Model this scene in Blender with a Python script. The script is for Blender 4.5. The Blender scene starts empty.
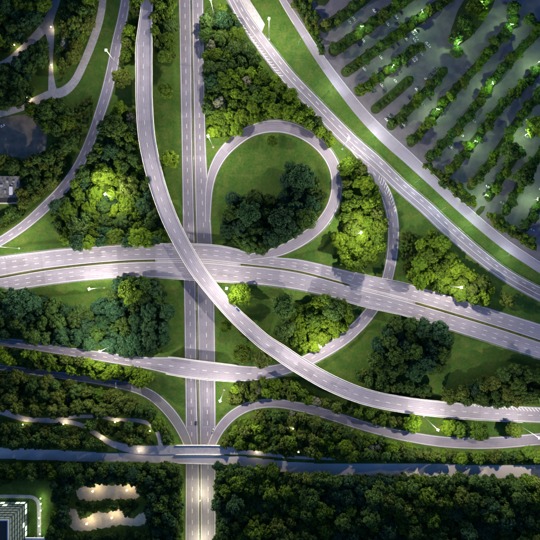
import bpy, bmesh, math, random
import numpy as np
from mathutils import Vector, Matrix

random.seed(7); rng = np.random.default_rng(7)
scene = bpy.context.scene
COL = scene.collection
R = math.radians

# ------------------------------------------------------------------ camera, sky, light, exposure
H = 400.0
cam = bpy.data.cameras.new('camera'); camo = bpy.data.objects.new('camera', cam); COL.objects.link(camo)
camo.location = (0, 0, H); camo.rotation_euler = (0, 0, 0)
cam.sensor_width = 36; cam.sensor_fit = 'HORIZONTAL'; cam.lens = 36 * H / 540.0
cam.clip_start = 1; cam.clip_end = 8000
scene.camera = camo
scene.render.resolution_x = 1024; scene.render.resolution_y = 1024

SUN_EL, SUN_ROT = R(3.0), R(300)
world = bpy.data.worlds.new('World'); scene.world = world; world.use_nodes = True
wn = world.node_tree; wn.nodes.clear()
sky = wn.nodes.new('ShaderNodeTexSky'); sky.sky_type = 'NISHITA'; sky.sun_disc = False
sky.sun_elevation = SUN_EL; sky.sun_rotation = SUN_ROT; sky.ozone_density = 3.5; sky.air_density = 1.0; sky.dust_density = 0.2
bg = wn.nodes.new('ShaderNodeBackground'); bg.inputs[1].default_value = 0.15
wo = wn.nodes.new('ShaderNodeOutputWorld')
tn = wn.nodes.new('ShaderNodeMix'); tn.data_type = 'RGBA'; tn.blend_type = 'MULTIPLY'; tn.inputs[0].default_value = 1.0
tn.inputs[7].default_value = (0.76, 0.84, 1.04, 1)     # blue hour sky
wn.links.new(sky.outputs[0], tn.inputs[6]); wn.links.new(tn.outputs[2], bg.inputs[0]); wn.links.new(bg.outputs[0], wo.inputs[0])
sl = bpy.data.lights.new('sun', 'SUN'); sl.energy = 0.10; sl.angle = R(12); sl.color = (0.75, 0.82, 1.0)
so = bpy.data.objects.new('sun', sl); COL.objects.link(so)
so.rotation_euler = (R(62), 0, R(-60))
scene.view_settings.view_transform = 'Standard'; scene.view_settings.look = 'None'
scene.view_settings.exposure = 1.42; scene.view_settings.gamma = 1.0; scene.view_settings.use_curve_mapping = False
MAST_W, PARK_W, POST_W = 28500, 3000, 430
MAST_C, PARK_C, POST_C = (1.0, 0.90, 0.72), (0.58, 1.0, 0.34), (1.0, 0.80, 0.46)

# ------------------------------------------------------------------ helpers
def P(px, py, z=0.0):
    k = (H - z) / H
    return Vector(((px - 270) * k, (270 - py) * k, z))

def tag(o, label=None, cat=None, group=None, kind=None):
    if label: o['label'] = label
    if cat: o['category'] = cat
    if group: o['group'] = group
    if kind: o['kind'] = kind
    return o

def empty(name, loc, rz=0, label=None, cat=None, group=None):
    o = bpy.data.objects.new(name, None); COL.objects.link(o)
    o.location = loc; o.rotation_euler = (0, 0, rz); o.empty_display_size = 0.5
    return tag(o, label, cat, group)

def mobj(name, me, mat=None, parent=None):
    o = bpy.data.objects.new(name, me); COL.objects.link(o)
    if mat is not None and not me.materials: me.materials.append(mat)
    if parent is not None: o.parent = parent
    return o

def np_mesh(name, verts, faces, uvs=None, smooth=False, k=4):
    """verts (n,3), faces (m,k) arrays"""
    me = bpy.data.meshes.new(name)
    verts = np.asarray(verts, dtype=np.float32); faces = np.asarray(faces, dtype=np.int32)
    me.vertices.add(len(verts)); me.vertices.foreach_set('co', verts.ravel())
    me.loops.add(faces.size); me.loops.foreach_set('vertex_index', faces.ravel())
    me.polygons.add(len(faces))
    me.polygons.foreach_set('loop_start', np.arange(0, faces.size, k, dtype=np.int32))
    if smooth: me.polygons.foreach_set('use_smooth', np.ones(len(faces), dtype=bool))
    if uvs is not None:
        l = me.uv_layers.new(name='UVMap'); l.data.foreach_set('uv', np.asarray(uvs, dtype=np.float32)[faces.ravel()].ravel())
    me.update(calc_edges=True); me.validate()
    return me

class MB:
    def __init__(s): s.v = []; s.f = []; s.uv = []
    def add(s, v, f):
        b = len(s.v); s.v += [tuple(p) for p in v]; s.f += [tuple(i + b for i in q) for q in f]; return s
    def box(s, c, d, rz=0, taper=1.0):
        x, y, z = d[0] / 2, d[1] / 2, d[2] / 2; cr, sr = math.cos(rz), math.sin(rz); v = []
        for k, t in ((-1, 1), (1, taper)):
            for i, j in ((-1, -1), (1, -1), (1, 1), (-1, 1)):
                a, b = i * x * t, j * y * t
                v.append((c[0] + a * cr - b * sr, c[1] + a * sr + b * cr, c[2] + k * z))
        return s.add(v, [(3, 2, 1, 0), (4, 5, 6, 7), (0, 1, 5, 4), (1, 2, 6, 5), (2, 3, 7, 6), (3, 0, 4, 7)])
    def tube(s, pts, rads, n=8, cap=True):
        b = []; pts = [Vector(p) for p in pts]
        for i, p in enumerate(pts):
            d = (pts[min(i + 1, len(pts) - 1)] - pts[max(i - 1, 0)]).normalized()
            a = d.orthogonal().normalized() if abs(d.z) < .95 else Vector((1, 0, 0)); a = (a - d * a.dot(d)).normalized(); c = d.cross(a)
            b += [p + (a * math.cos(2 * math.pi * k / n) + c * math.sin(2 * math.pi * k / n)) * rads[i] for k in range(n)]
        f = [(i * n + k, i * n + (k + 1) % n, (i + 1) * n + (k + 1) % n, (i + 1) * n + k) for i in range(len(pts) - 1) for k in range(n)]
        if cap: f += [tuple(range(n - 1, -1, -1)), tuple(range((len(pts) - 1) * n, len(pts) * n))]
        return s.add(b, f)
    def lathe(s, prof, n=12, c=(0, 0, 0)):
        b = [(c[0] + r * math.cos(2 * math.pi * k / n), c[1] + r * math.sin(2 * math.pi * k / n), c[2] + z) for r, z in prof for k in range(n)]
        f = [(i * n + k, i * n + (k + 1) % n, (i + 1) * n + (k + 1) % n, (i + 1) * n + k) for i in range(len(prof) - 1) for k in range(n)]
        return s.add(b, f)
    def mesh(s, name, smooth=False):
        me = bpy.data.meshes.new(name); me.from_pydata(s.v, [], s.f); me.update()
        if smooth:
            for p in me.polygons: p.use_smooth = True
        return me
    def build(s, name, mat, parent=None, smooth=False, bevel=0):
        o = mobj(name, s.mesh(name, smooth), mat, parent)
        if bevel:
            m = o.modifiers.new('bevel', 'BEVEL'); m.width = bevel; m.segments = 2
        return o

def copy_tree(o, parent=None):
    c = o.copy(); COL.objects.link(c); c.parent = parent
    for ch in list(o.children): copy_tree(ch, c)
    return c

def catmull(pts, step=3.0):
    pts = [np.array(p, dtype=float) for p in pts]
    out = []
    P0 = [2 * pts[0] - pts[1]] + pts + [2 * pts[-1] - pts[-2]]
    for i in range(1, len(P0) - 2):
        a, b, c, d = P0[i - 1:i + 3]
        n = max(1, int(np.linalg.norm((c - b)[:2]) / step))
        # centripetal-ish: scale tangents by segment length
        lb = np.linalg.norm((c - b)[:2]) + 1e-6
        la = np.linalg.norm((b - a)[:2]) + 1e-6; ld = np.linalg.norm((d - c)[:2]) + 1e-6
        m1 = (c - a) / (la + lb) * lb; m2 = (d - b) / (lb + ld) * lb
        for k in range(n):
            t = k / n; t2 = t * t; t3 = t2 * t
            out.append((2 * t3 - 3 * t2 + 1) * b + (t3 - 2 * t2 + t) * m1 + (-2 * t3 + 3 * t2) * c + (t3 - t2) * m2)
    out.append(pts[-1]); return np.array(out)

# ------------------------------------------------------------------ materials
class NT:
    def __init__(s, name, rough=0.8, spec=0.3):
        s.m = bpy.data.materials.new(name); s.m.use_nodes = True; s.t = s.m.node_tree; s.N = s.t.nodes
        s.b = s.N['Principled BSDF']; s.b.inputs['Roughness'].default_value = rough
        s.b.inputs['Specular IOR Level'].default_value = spec
    def n(s, t, **kw):
        x = s.N.new('ShaderNode' + t)
        for k, v in kw.items():
            if k.startswith('i_'): x.inputs[int(k[2:])].default_value = v
            else: setattr(x, k, v)
        return x
    def l(s, a, b): s.t.links.new(a, b)
    def noise(s, vec, scale, detail=4, rough=.6):
        x = s.n('TexNoise'); x.inputs['Scale'].default_value = scale; x.inputs['Detail'].default_value = detail
        x.inputs['Roughness'].default_value = rough
        if vec is not None: s.l(vec, x.inputs['Vector'])
        return x.outputs['Fac']
    def ramp(s, f, stops):
        r = s.n('ValToRGB'); e = r.color_ramp.elements
        while len(e) < len(stops): e.new(.5)
        for i, (p, c) in enumerate(stops):
            e[i].position = p; e[i].color = (*c, 1) if len(c) == 3 else c
        s.l(f, r.inputs[0]); return r.outputs[0]
    def math(s, op, a, b=None):
        m = s.n('Math', operation=op)
        for i, v in enumerate((a, b)):
            if v is None: continue
            if isinstance(v, (int, float)): m.inputs[i].default_value = v
            else: s.l(v, m.inputs[i])
        return m.outputs[0]
    def mix(s, f, a, b, mode='MIX'):
        m = s.n('Mix', data_type='RGBA', blend_type=mode)
        for i, v in ((0, f), (6, a), (7, b)):
            if isinstance(v, (int, float)): m.inputs[i].default_value = v
            elif isinstance(v, tuple): m.inputs[i].default_value = (*v, 1)
            else: s.l(v, m.inputs[i])
        return m.outputs[2]
    def vscale(s, vec, sc):
        m = s.n('Mapping'); m.inputs['Scale'].default_value = sc; s.l(vec, m.inputs[0]); return m.outputs[0]
    def bump(s, h, strength=.3, dist=.1):
        b = s.n('Bump'); b.inputs['Strength'].default_value = strength; b.inputs['Distance'].default_value = dist
        s.l(h, b.inputs['Height']); s.l(b.outputs[0], s.b.inputs['Normal'])

def mat_flat(name, col, rough=.7, metal=0, var=.15, scale=1.5):
    m = NT(name, rough); g = m.n('NewGeometry').outputs['Position']
    f = m.noise(g, scale, 5)
    a = tuple(c * (1 - var) for c in col); b = tuple(min(1, c * (1 + var)) for c in col)
    m.l(m.ramp(f, [(.3, a), (.7, b)]), m.b.inputs['Base Color']); m.b.inputs['Metallic'].default_value = metal
    return m.m

def mat_road(name, col, var=.22, track=.10, tint=(1.0, .97, 1.0), dark=.75):
    m = NT(name, .75, .35); uv = m.n('UVMap').outputs[0]; g = m.n('NewGeometry').outputs['Position']
    sx = m.n('SeparateXYZ'); m.l(uv, sx.inputs[0])
    big = m.noise(g, .035, 3); mid = m.noise(g, .35, 5); fine = m.noise(g, 3.0, 4)
    streak = m.noise(m.vscale(uv, (2.4, .018, 1)), 1.0, 3, .55)
    w = m.math('COSINE', m.math('MULTIPLY', sx.outputs[0], 2 * math.pi / 1.75)); w = m.math('MULTIPLY', w, track)
    # resurfaced lengths: steps along the road
    cell = m.math('FLOOR', m.math('MULTIPLY', sx.outputs[1], 1 / 37.0))
    wn_ = m.n('TexWhiteNoise', noise_dimensions='1D'); m.l(cell, wn_.inputs['W'])
    seam = m.math('LESS_THAN', m.math('FRACT', m.math('MULTIPLY', sx.outputs[1], 1 / 12.3)), .018)
    s = m.math('ADD', m.math('MULTIPLY', m.math('SUBTRACT', big, .5), var * 3), m.math('MULTIPLY', m.math('SUBTRACT', mid, .5), var * 1.4))
    s = m.math('ADD', s, m.math('MULTIPLY', m.math('SUBTRACT', fine, .5), var * 1.2))
    s = m.math('ADD', s, m.math('MULTIPLY', m.math('SUBTRACT', streak, .5), var * 3.2))
    s = m.math('ADD', s, w); s = m.math('ADD', s, m.math('MULTIPLY', m.math('SUBTRACT', wn_.outputs[0], .5), var * 1.0))
    s = m.math('SUBTRACT', s, m.math('MULTIPLY', seam, .12))
    cv = m.n('CombineXYZ'); m.l(m.math('FLOOR', m.math('MULTIPLY', sx.outputs[0], 1 / 3.5)), cv.inputs[0]); m.l(m.math('FLOOR', m.math('MULTIPLY', sx.outputs[1], 1 / 19.0)), cv.inputs[1])
    w2 = m.n('TexWhiteNoise', noise_dimensions='2D'); m.l(cv.outputs[0], w2.inputs['Vector'])
    s = m.math('SUBTRACT', s, m.math('MULTIPLY', m.math('GREATER_THAN', w2.outputs[0], .90), .17))
    s = m.math('ADD', s, m.math('MULTIPLY', m.math('LESS_THAN', w2.outputs[0], .06), .12))
    st = m.ramp(m.noise(m.vscale(uv, (.5, .06, 1)), 1.0, 4, .6), [(.60, (0, 0, 0)), (.72, (1, 1, 1))])
    s = m.math('SUBTRACT', s, m.math('MULTIPLY', st, .13))
    s = m.math('ADD', s, 1.0); s = m.math('MAXIMUM', s, .35)
    c = m.n('CombineXYZ')
    for i in range(3): m.l(m.math('MULTIPLY', s, col[i] * tint[i]), c.inputs[i])
    m.l(c.outputs[0], m.b.inputs['Base Color']); m.bump(fine, .25, .03)
    return m.m

def mat_grass(name, a, b, c, sc=1.0):
    m = NT(name, .9, .15); g = m.n('NewGeometry').outputs['Position']
    big = m.noise(g, .018 * sc, 4); mid = m.noise(g, .12 * sc, 5); fine = m.noise(g, 1.6, 5, .7)
    x = m.mix(m.ramp(big, [(.38, (0, 0, 0)), (.62, (1, 1, 1))]), a, b)
    x = m.mix(m.ramp(mid, [(.42, (0, 0, 0)), (.66, (1, 1, 1))]), x, c)
    w2 = m.noise(g, .45, 4); x = m.mix(1.0, x, m.ramp(w2, [(.3, (.72, .74, .7)), (.7, (1.22, 1.18, 1.2))]), 'MULTIPLY')
    y = m.ramp(fine, [(.25, (.6, .6, .6)), (.75, (1.35, 1.35, 1.35))])
    x = m.mix(1.0, x, y, 'MULTIPLY'); m.l(x, m.b.inputs['Base Color']); m.bump(fine, .6, .25)
    return m.m

def mat_leaf(name, fixed=None):
    m = NT(name, .8, .08); g = m.n('NewGeometry').outputs['Position']
    if fixed is None:
        oi = m.n('ObjectInfo'); base = oi.outputs['Color']
    else:
        if fixed == 'tone':
            at = m.n('Attribute', attribute_name='tone'); base = at.outputs['Color']
        else:
            big = m.noise(g, .045, 3)
            base = m.ramp(big, fixed)
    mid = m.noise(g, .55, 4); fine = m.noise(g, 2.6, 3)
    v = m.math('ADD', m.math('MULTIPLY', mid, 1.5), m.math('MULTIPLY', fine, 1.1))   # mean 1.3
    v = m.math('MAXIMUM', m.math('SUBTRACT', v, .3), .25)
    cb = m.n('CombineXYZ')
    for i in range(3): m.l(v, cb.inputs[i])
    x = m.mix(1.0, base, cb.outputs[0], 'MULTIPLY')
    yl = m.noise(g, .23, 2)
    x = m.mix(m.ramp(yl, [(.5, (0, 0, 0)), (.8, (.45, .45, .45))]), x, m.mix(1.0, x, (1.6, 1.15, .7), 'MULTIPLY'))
    m.l(x, m.b.inputs['Base Color'])
    tr = m.n('BsdfTranslucent'); m.l(x, tr.inputs[0])
    ms = m.n('MixShader'); ms.inputs[0].default_value = .28
    m.l(m.b.outputs[0], ms.inputs[1]); m.l(tr.outputs[0], ms.inputs[2]); m.l(ms.outputs[0], m.N['Material Output'].inputs[0])
    return m.m

def mat_emit(name, col, s):
    m = NT(name); m.b.inputs['Base Color'].default_value = (.12, .12, .12, 1)
    m.b.inputs['Emission Color'].default_value = (*col, 1); m.b.inputs['Emission Strength'].default_value = s
    return m.m

M = {}
M['highway'] = mat_road('highway_asphalt', (.182, .174, .215))
M['concrete_road'] = mat_road('concrete_road', (.222, .210, .255), .20)
M['slip'] = mat_road('slip_asphalt', (.195, .184, .230), .20)
M['avenue'] = mat_road('avenue_asphalt', (.25, .235, .28), .16, .03)
M['lowroad'] = mat_road('old_asphalt', (.13, .13, .15), .2)
M['path'] = mat_flat('path_asphalt', (.34, .32, .345), .85, 0, .2, .4)
M['yard'] = mat_flat('yard_paving', (.17, .135, .105), .9, 0, .35, .15)
M['parking'] = mat_flat('parking_asphalt', (.130, .115, .138), .85, 0, .22, .12)
M['grass'] = mat_grass('grass', (.032, .080, .012), (.048, .106, .015), (.072, .106, .020))
M['islandgrass'] = mat_grass('island_grass', (.020, .040, .012), (.035, .060, .014), (.045, .050, .02), 3)
M['median'] = mat_grass('median_grass', (.05, .06, .018), (.06, .08, .02), (.09, .085, .03), 2)
M['concrete'] = mat_flat('concrete', (.42, .40, .39), .8, 0, .18, .5)
M['kerb'] = mat_flat('kerb_stone', (.30, .29, .28), .8, 0, .15, 1)
M['paint'] = mat_flat('road_paint', (.72, .72, .72), .6, 0, .12, 1.2)
M['steel'] = mat_flat('galvanised_steel', (.55, .56, .58), .4, .6, .1, 2)
M['mastpaint'] = mat_flat('mast_paint', (.30, .30, .31), .4, .2, .05, 2)
M['bark'] = mat_flat('bark', (.09, .065, .045), .95, 0, .3, 3)
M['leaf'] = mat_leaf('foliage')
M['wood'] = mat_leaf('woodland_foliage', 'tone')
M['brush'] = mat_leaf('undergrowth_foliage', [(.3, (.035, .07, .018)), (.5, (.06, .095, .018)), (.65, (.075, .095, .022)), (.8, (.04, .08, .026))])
M['lampglow'] = mat_emit('floodlight_glass', (1, .93, .88), 14)
M['postglow'] = mat_emit('globe_glass', (1, .88, .62), 14)
M['parkglow'] = mat_emit('park_lamp_glass', (.8, 1, .75), 10)
M['rubber'] = mat_flat('tyre_rubber', (.02, .02, .02), .9)
M['glass'] = mat_flat('dark_glass', (.02, .025, .03), .08, 0, .05)
M['litwin'] = mat_emit('lit_window', (.80, 1.0, .62), 1.6)
M['litwin2'] = mat_emit('dim_window', (.45, .75, .55), .05)
M['facade'] = mat_flat('facade_panels', (.10, .12, .12), .4, .2, .1, 1)
M['roofmat'] = mat_flat('roof_membrane', (.028, .03, .032), .9, 0, .15, .3)
M['whitetrim'] = mat_flat('white_trim', (.62, .60, .68), .5, 0, .05)
M['oldroof'] = mat_flat('weathered_roof', (.15, .14, .135), .9, 0, .6, .4)
M['gravel'] = mat_flat('pale_gravel', (.60, .50, .34), .95, 0, .2, .25)
def water():
    m = NT('canal_water', .18, .5); g = m.n('NewGeometry').outputs['Position']
    f = m.noise(g, .06, 4); m.l(m.ramp(f, [(.3, (.46, .40, .385)), (.7, (.54, .48, .46))]), m.b.inputs['Base Color'])
    m.bump(m.noise(g, 1.2, 4), .35, .06); return m.m
M['water'] = water()

# ------------------------------------------------------------------ road geometry data (traced, then stood at their real heights)
def arc_len(p): return np.concatenate([[0], np.cumsum(np.linalg.norm(np.diff(p[:, :2], axis=0), axis=1))])

class Road:
    def __init__(s, name, pts, mat, fill=True, carve=True, span=(), dz=0.0):
        # pts: (px, py, width, z)
        s.name = name; c = catmull([(a, b, w, z) for a, b, w, z in pts], 2.5)
        k = (H - c[:, 3]) / H
        x = (c[:, 0] - 270) * k; y = (270 - c[:, 1]) * k
        s.z = c[:, 3] + dz; s.c = np.stack([x, y], 1); s.w = c[:, 2] * k; s.px = c[:, :2]
        t = np.gradient(s.c, axis=0); t /= np.linalg.norm(t, axis=1)[:, None]; s.t = t
        s.n = np.stack([t[:, 1], -t[:, 0]], 1)      # points to the right of travel
        s.v = arc_len(s.c); s.mat = mat; s.fill = fill; s.carve = carve; s.span = span
    def on_span(s):
        m = np.zeros(len(s.c), bool)
        for (x0, y0, x1, y1) in s.span:
            m |= (s.px[:, 0] > x0) & (s.px[:, 0] < x1) & (s.px[:, 1] > y0) & (s.px[:, 1] < y1)
        return m
    def strip(s, o0, o1, z0=0, i0=0, i1=None):
        """vertices of a strip between lateral offsets (arrays or scalars)"""
        i1 = len(s.c) if i1 is None else i1; sl_ = slice(i0, i1)
        o0 = (o0 + np.zeros(len(s.c)))[sl_]; o1 = (o1 + np.zeros(len(s.c)))[sl_]
        a = s.c[sl_] + s.n[sl_] * o0[:, None]; b = s.c[sl_] + s.n[sl_] * o1[:, None]
        z = s.z[sl_] + z0
        V = np.concatenate([np.c_[a, z], np.c_[b, z]]); n = len(z)
        i = np.arange(n - 1); F = np.stack([i, i + n, i + n + 1, i + 1], 1)[:, ::-1]
        F = F[:, [0, 1, 2, 3]]
        UV = np.concatenate([np.c_[o0, s.v[sl_]], np.c_[o1, s.v[sl_]]])
        return V, F, UV
    def solid(s, o0, o1, zb, zt, i0=0, i1=None):
        V, F, UV = s.strip(o0, o1, zt, i0, i1); V2, _, _ = s.strip(o0, o1, zb, i0, i1)
        n = len(V) // 2; m = len(V); i = np.arange(n - 1)
        Fs = np.concatenate([F, F[:, ::-1] + m,
              np.stack([i, i + 1, i + 1 + m, i + m], 1), np.stack([i + n, i + n + m, i + n + 1 + m, i + n + 1], 1),
              np.array([[0, m, m + n, n], [n - 1, 2 * n - 1, m + 2 * n - 1, m + n - 1]])])
        return np.concatenate([V, V2]), Fs
    def surface(s, cols=5):
        n = len(s.c); us = np.linspace(-.5, .5, cols); V = []; UV = []
        for u in us:
            p = s.c + s.n * (s.w * u)[:, None]; V.append(np.c_[p, s.z]); UV.append(np.c_[s.w * u + 20, s.v])
        V = np.concatenate(V); UV = np.concatenate(UV); F = []
        i = np.arange(n - 1)
        for k in range(cols - 1): F.append(np.stack([k * n + i, k * n + i + 1, (k + 1) * n + i + 1, (k + 1) * n + i], 1)[:, ::-1])
        me = np_mesh(s.name, V, np.concatenate(F), UV)
        s.o = mobj(s.name, me, s.mat); tag(s.o, kind='structure'); return s.o

def flipfix(me):
    bm = bmesh.new(); bm.from_mesh(me); bmesh.ops.recalc_face_normals(bm, faces=bm.faces); bm.to_mesh(me); bm.free()

def edge_road(name, top, bot, zf, mat, xs, **kw):
    t = catmull(top, 2); b = catmull(bot, 2); pts = []
    for x in xs:
        yt = np.interp(x, t[:, 0], t[:, 1]); yb = np.interp(x, b[:, 0], b[:, 1])
        sl_ = (np.interp(x + 4, b[:, 0], b[:, 1]) - np.interp(x - 4, b[:, 0], b[:, 1]) + np.interp(x + 4, t[:, 0], t[:, 1]) - np.interp(x - 4, t[:, 0], t[:, 1])) / 16
        pts.append((x, (yt + yb) / 2, (yb - yt) * math.cos(math.atan(sl_)), zf(x)))
    return Road(name, pts, mat, **kw)

EW_TOP = [(-30, 260), (0, 256), (30, 252.5), (60, 249), (100, 246), (135, 244), (170, 243.5), (200, 244), (225, 246.5), (250, 253), (270, 256.5), (300, 259.5), (345, 270), (375, 277), (405, 283), (450, 296), (500, 311.5), (540, 324), (570, 334)]
EW_BOT = [(-30, 299), (0, 292.5), (40, 286), (80, 281), (120, 278), (150, 277.5), (185, 279.5), (225, 282.5), (270, 286), (300, 290.5), (330, 297), (365, 307), (405, 316), (450, 330), (500, 346), (540, 359), (570, 369)]
def ewz(x): return float(np.interp(x, [-40, 0, 100, 160, 240, 420, 540, 580], [4.5, 5, 6.5, 7, 7, 6.5, 5, 4.5]))
roads = {}
EW = edge_road('highway_east_west', EW_TOP, EW_BOT, ewz, M['concrete_road'], [x for x in range(-30, 571, 12)],
               span=((160, 230, 236, 300), (352, 250, 414, 330)))
NSL = Road('highway_southbound', [(184, -30, 11.6, 0), (184.8, 0, 12, 0), (186.8, 135, 11, 0), (189.5, 270, 12, 0), (191.3, 405, 11.8, 0), (192.3, 470, 13.5, 0), (192.3, 540, 14, 0), (192.3, 575, 14, 0)], M['highway'])
NSR = Road('highway_northbound', [(197.2, -30, 11, 0), (197.6, 0, 11.4, 0), (199.8, 135, 11.6, 0), (201.2, 180, 13, 0), (203, 215, 15, 0), (204.5, 250, 16, 0), (205.8, 290, 17, 0), (207.3, 405, 16.6, 0), (208, 470, 15.4, 0), (208.3, 540, 15, 0), (208.3, 575, 15, 0)], M['highway'])
LOOP = Road('loop_ramp', [(207.5, 222, 6, .02), (209, 190, 8, .1), (213, 172, 9.5, .3), (221, 156, 11, .6), (234, 142, 12, 1), (250, 131.5, 12, 1.6), (268, 126.5, 12.5, 2.2), (287, 127.5, 12.5, 2.9), (306, 135, 12, 3.6), (323, 148.5, 12, 4.2), (334, 166, 11.8, 4.8), (337, 186, 11.5, 5.4), (332.5, 206, 11.5, 5.9), (320.5, 224.5, 12, 6.3), (303, 239, 12, 6.7), (283, 249.5, 11, 7.0), (268, 254, 9, 7.04), (250, 257, 7, 7.03)], M['slip'], dz=.0)
FLY = Road('flyover_road', [(148, -30, 11, 9), (147.5, 0, 11, 9.2), (145.5, 24, 13, 9.6), (144, 48, 16, 10), (144, 75, 16, 10.3), (144.2, 100, 16, 10.8), (146.5, 135, 16, 11.5), (151.5, 162, 16, 12.2), (158.5, 188, 15.5, 13), (169, 217, 15.3, 14), (181, 242, 14.8, 14.8), (197.5, 270, 14.6, 15), (216, 294, 14, 15), (230.8, 311, 14, 14.8), (247.5, 327, 14.8, 14.3), (264, 341.5, 15, 14), (281, 353, 16, 13.5), (298, 364.5, 16, 13), (328.5, 382, 16, 11.5), (363, 396, 15.4, 9.7), (404, 404.7, 15.5, 7.6), (454.5, 410.3, 15.5, 5.2), (500, 413.2, 15.6, 4.0), (540, 415, 16, 3.8), (575, 416.5, 16, 3.8)], M['concrete_road'], span=((100, -60, 520, 430),))
DIAG = Road('diagonal_highway', [(218, -30, 12.5, .6), (234, 0, 12.5, .6), (243, 16.5, 13, .6), (259, 39.5, 14, .6), (286.5, 75, 15, .6), (314.5, 104.5, 15, .6), (350, 140.5, 15, .6), (376, 162.5, 14, .6), (400.5, 186, 13.5, .6), (425.5, 207.5, 14, .6), (445.5, 226.5, 14.4, .6), (478, 254.5, 13.6, .6), (507, 276, 13, .6), (540, 294.5, 13.6, .6), (575, 312, 14, .6)], M['highway'])
RSW = Road('connecting_ramp', [(352, 147, 7, .57), (362, 158, 9, .56), (373, 171.5, 10.5, .52), (385.5, 193, 11.4, .4), (392.3, 216, 11.3, .2), (393.3, 242, 11, 0), (389.5, 270, 11, -.2), (383, 290, 11.5, 0), (371, 311, 12, .6), (354, 330, 12.6, 1.6), (337, 343.5, 12.5, 2.6), (308, 360, 12, 4.2), (285, 368.5, 12, 5.2), (262, 373, 13.5, 6), (240, 373.5, 16, 6.6), (215, 371.5, 17.5, 7), (192, 369, 18, 7), (172, 366, 17.5, 6.9), (152, 363.5, 13, 6.6), (135, 361.5, 11, 6.2), (95, 355.5, 9.5, 5.2), (60, 350, 9, 4.4), (25, 344.5, 9, 3.8), (0, 342, 9, 3.5), (-30, 339, 9, 3.2)], M['slip'], span=((168, 350, 236, 390),))
LOWL = Road('lower_left_ramp', [(-30, 363, 6, 2), (0, 367.3, 6, 2), (50, 374, 7, 1.8), (100, 381, 8, 1.3), (132, 387.5, 9.2, .8), (149, 394, 10.4, .5), (164, 406, 11, .3), (177, 422, 11, .2), (185.5, 438, 10, .1), (191, 454, 8, .05)], M['lowroad'])
LOWR = Road('lower_right_ramp', [(208, 458, 8, .04), (213.5, 441, 9, .1), (222, 426, 10, .15), (235, 413.5, 10, .2), (252, 405.5, 9.5, .3), (275, 403.3, 9, .6), (300, 407, 9.5, .9), (325, 413.5, 10, 1.3), (350, 421.5, 10, 1.7), (378, 430, 9.5, 2.2), (405, 436, 10.5, 2.7), (445, 442, 11, 3.1), (490, 443, 12, 3.3), (540, 439, 12, 3.4), (575, 435, 12, 3.4)], M['slip'])
WESTR = Road('west_slip_road', [(128, -30, 8.5, .4), (125.5, 0, 9.3, .4), (122, 20, 9.8, .4), (117, 42, 10.4, .4), (112.5, 67, 11, .4), (106.5, 92, 11, .4), (100, 113, 10.6, .4), (92.5, 135, 10.2, .5), (80, 163, 10, .8), (63, 188.5, 11, 1.4), (44, 208, 11, 2.2), (24, 225.5, 9.8, 3.2), (0, 241.5, 9.3, 4.2), (-30, 257, 9, 4.8)], M['slip'])
AVE = Road('parking_avenue', [(268, -30, 6.5, .32), (282.8, 0, 6.8, .32), (292, 15, 7.6, .32), (303, 32, 8.4, .32), (318.5, 56, 9.4, .32), (338, 83, 10.4, .32), (361, 112, 11.4, .32), (384, 136, 12.4, .32), (409, 158.5, 12, .32), (431, 179, 11, .32), (467, 212.3, 10.5, .32), (505, 244, 10.2, .32), (540, 267.5, 10, .32), (575, 290, 10, .32)], M['avenue'])
CANAL = Road('canal_water', [(-30, 452.5, 11, 6.0), (0, 453.2, 11.5, 6), (60, 455.5, 11, 6), (100, 457, 9.5, 6), (140, 458, 9, 6), (190, 459.2, 8.5, 6), (220, 460, 9, 6), (245, 461.5, 10, 6), (270, 464.8, 11, 6), (300, 468.3, 12, 6), (340, 469.4, 13, 6), (405, 470, 13.6, 6), (470, 471.4, 14, 6), (540, 472, 14.6, 6), (575, 472, 14.6, 6)], M['water'], span=((179, 440, 221, 480),))
WALK = Road('footpath_along_canal', [(-30, 406, 7, 4.2), (0, 411, 6.5, 4.4), (12, 415, 6, 4.5), (25, 419, 5, 4.7), (45, 420.5, 4.5, 5), (65, 421.5, 4.5, 5.2), (82, 425.5, 4.5, 5.5), (97, 434.5, 4.8, 5.9), (113, 444, 6, 6.3), (135, 449.5, 8.5, 6.5), (160, 450, 9, 6.6), (190, 449.7, 8.8, 6.6), (222, 450, 8.4, 6.6), (240, 451.5, 6, 6.4), (258, 453.2, 4.4, 6.3), (290, 457, 3, 6.3), (335, 459, 2.4, 6.3)], M['path'], span=((177, 430, 223, 470),))
WALK2 = Road('footpath_branch', [(40, 420.5, 4.5, 4.98), (58, 419, 3.8, 5.1), (78, 416.5, 3.3, 5.1), (100, 417, 3.2, 5.1), (118, 420, 3.6, 5.2), (137, 420.5, 3.8, 5.2), (149, 424, 3.8, 5.4), (157, 432, 4, 5.9), (161, 446, 4.4, 6.55)], M['path'])
TRAIL = Road('footpath_trail', [(354, 430.2, 2.6, 2.9), (346, 431.2, 2.6, 3.2), (328, 434.5, 2.4, 4.2), (312, 437, 2.4, 4.6), (309, 446, 2.2, 5.2), (306, 458, 2.2, 6.3)], M['path'])
TRAIL2 = Road('footpath_lamps', [(246, 426.5, 2.4, 2.9), (256, 425.6, 2.4, 3.1), (275, 426.5, 2.4, 3.4), (292, 429, 2.4, 3.8), (312, 437.5, 2.4, 4.58)], M['path'])
PA = Road('park_path', [(62, -30, 7, .3), (56.5, 0, 7.5, .3), (52, 12, 8.4, .3), (46.5, 24, 10.5, .3), (36, 36.5, 9, .3), (20, 52, 8.4, .3), (8, 62, 8, .3), (-12, 71, 8, .3), (-30, 78, 8, .3)], M['path'])
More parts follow.
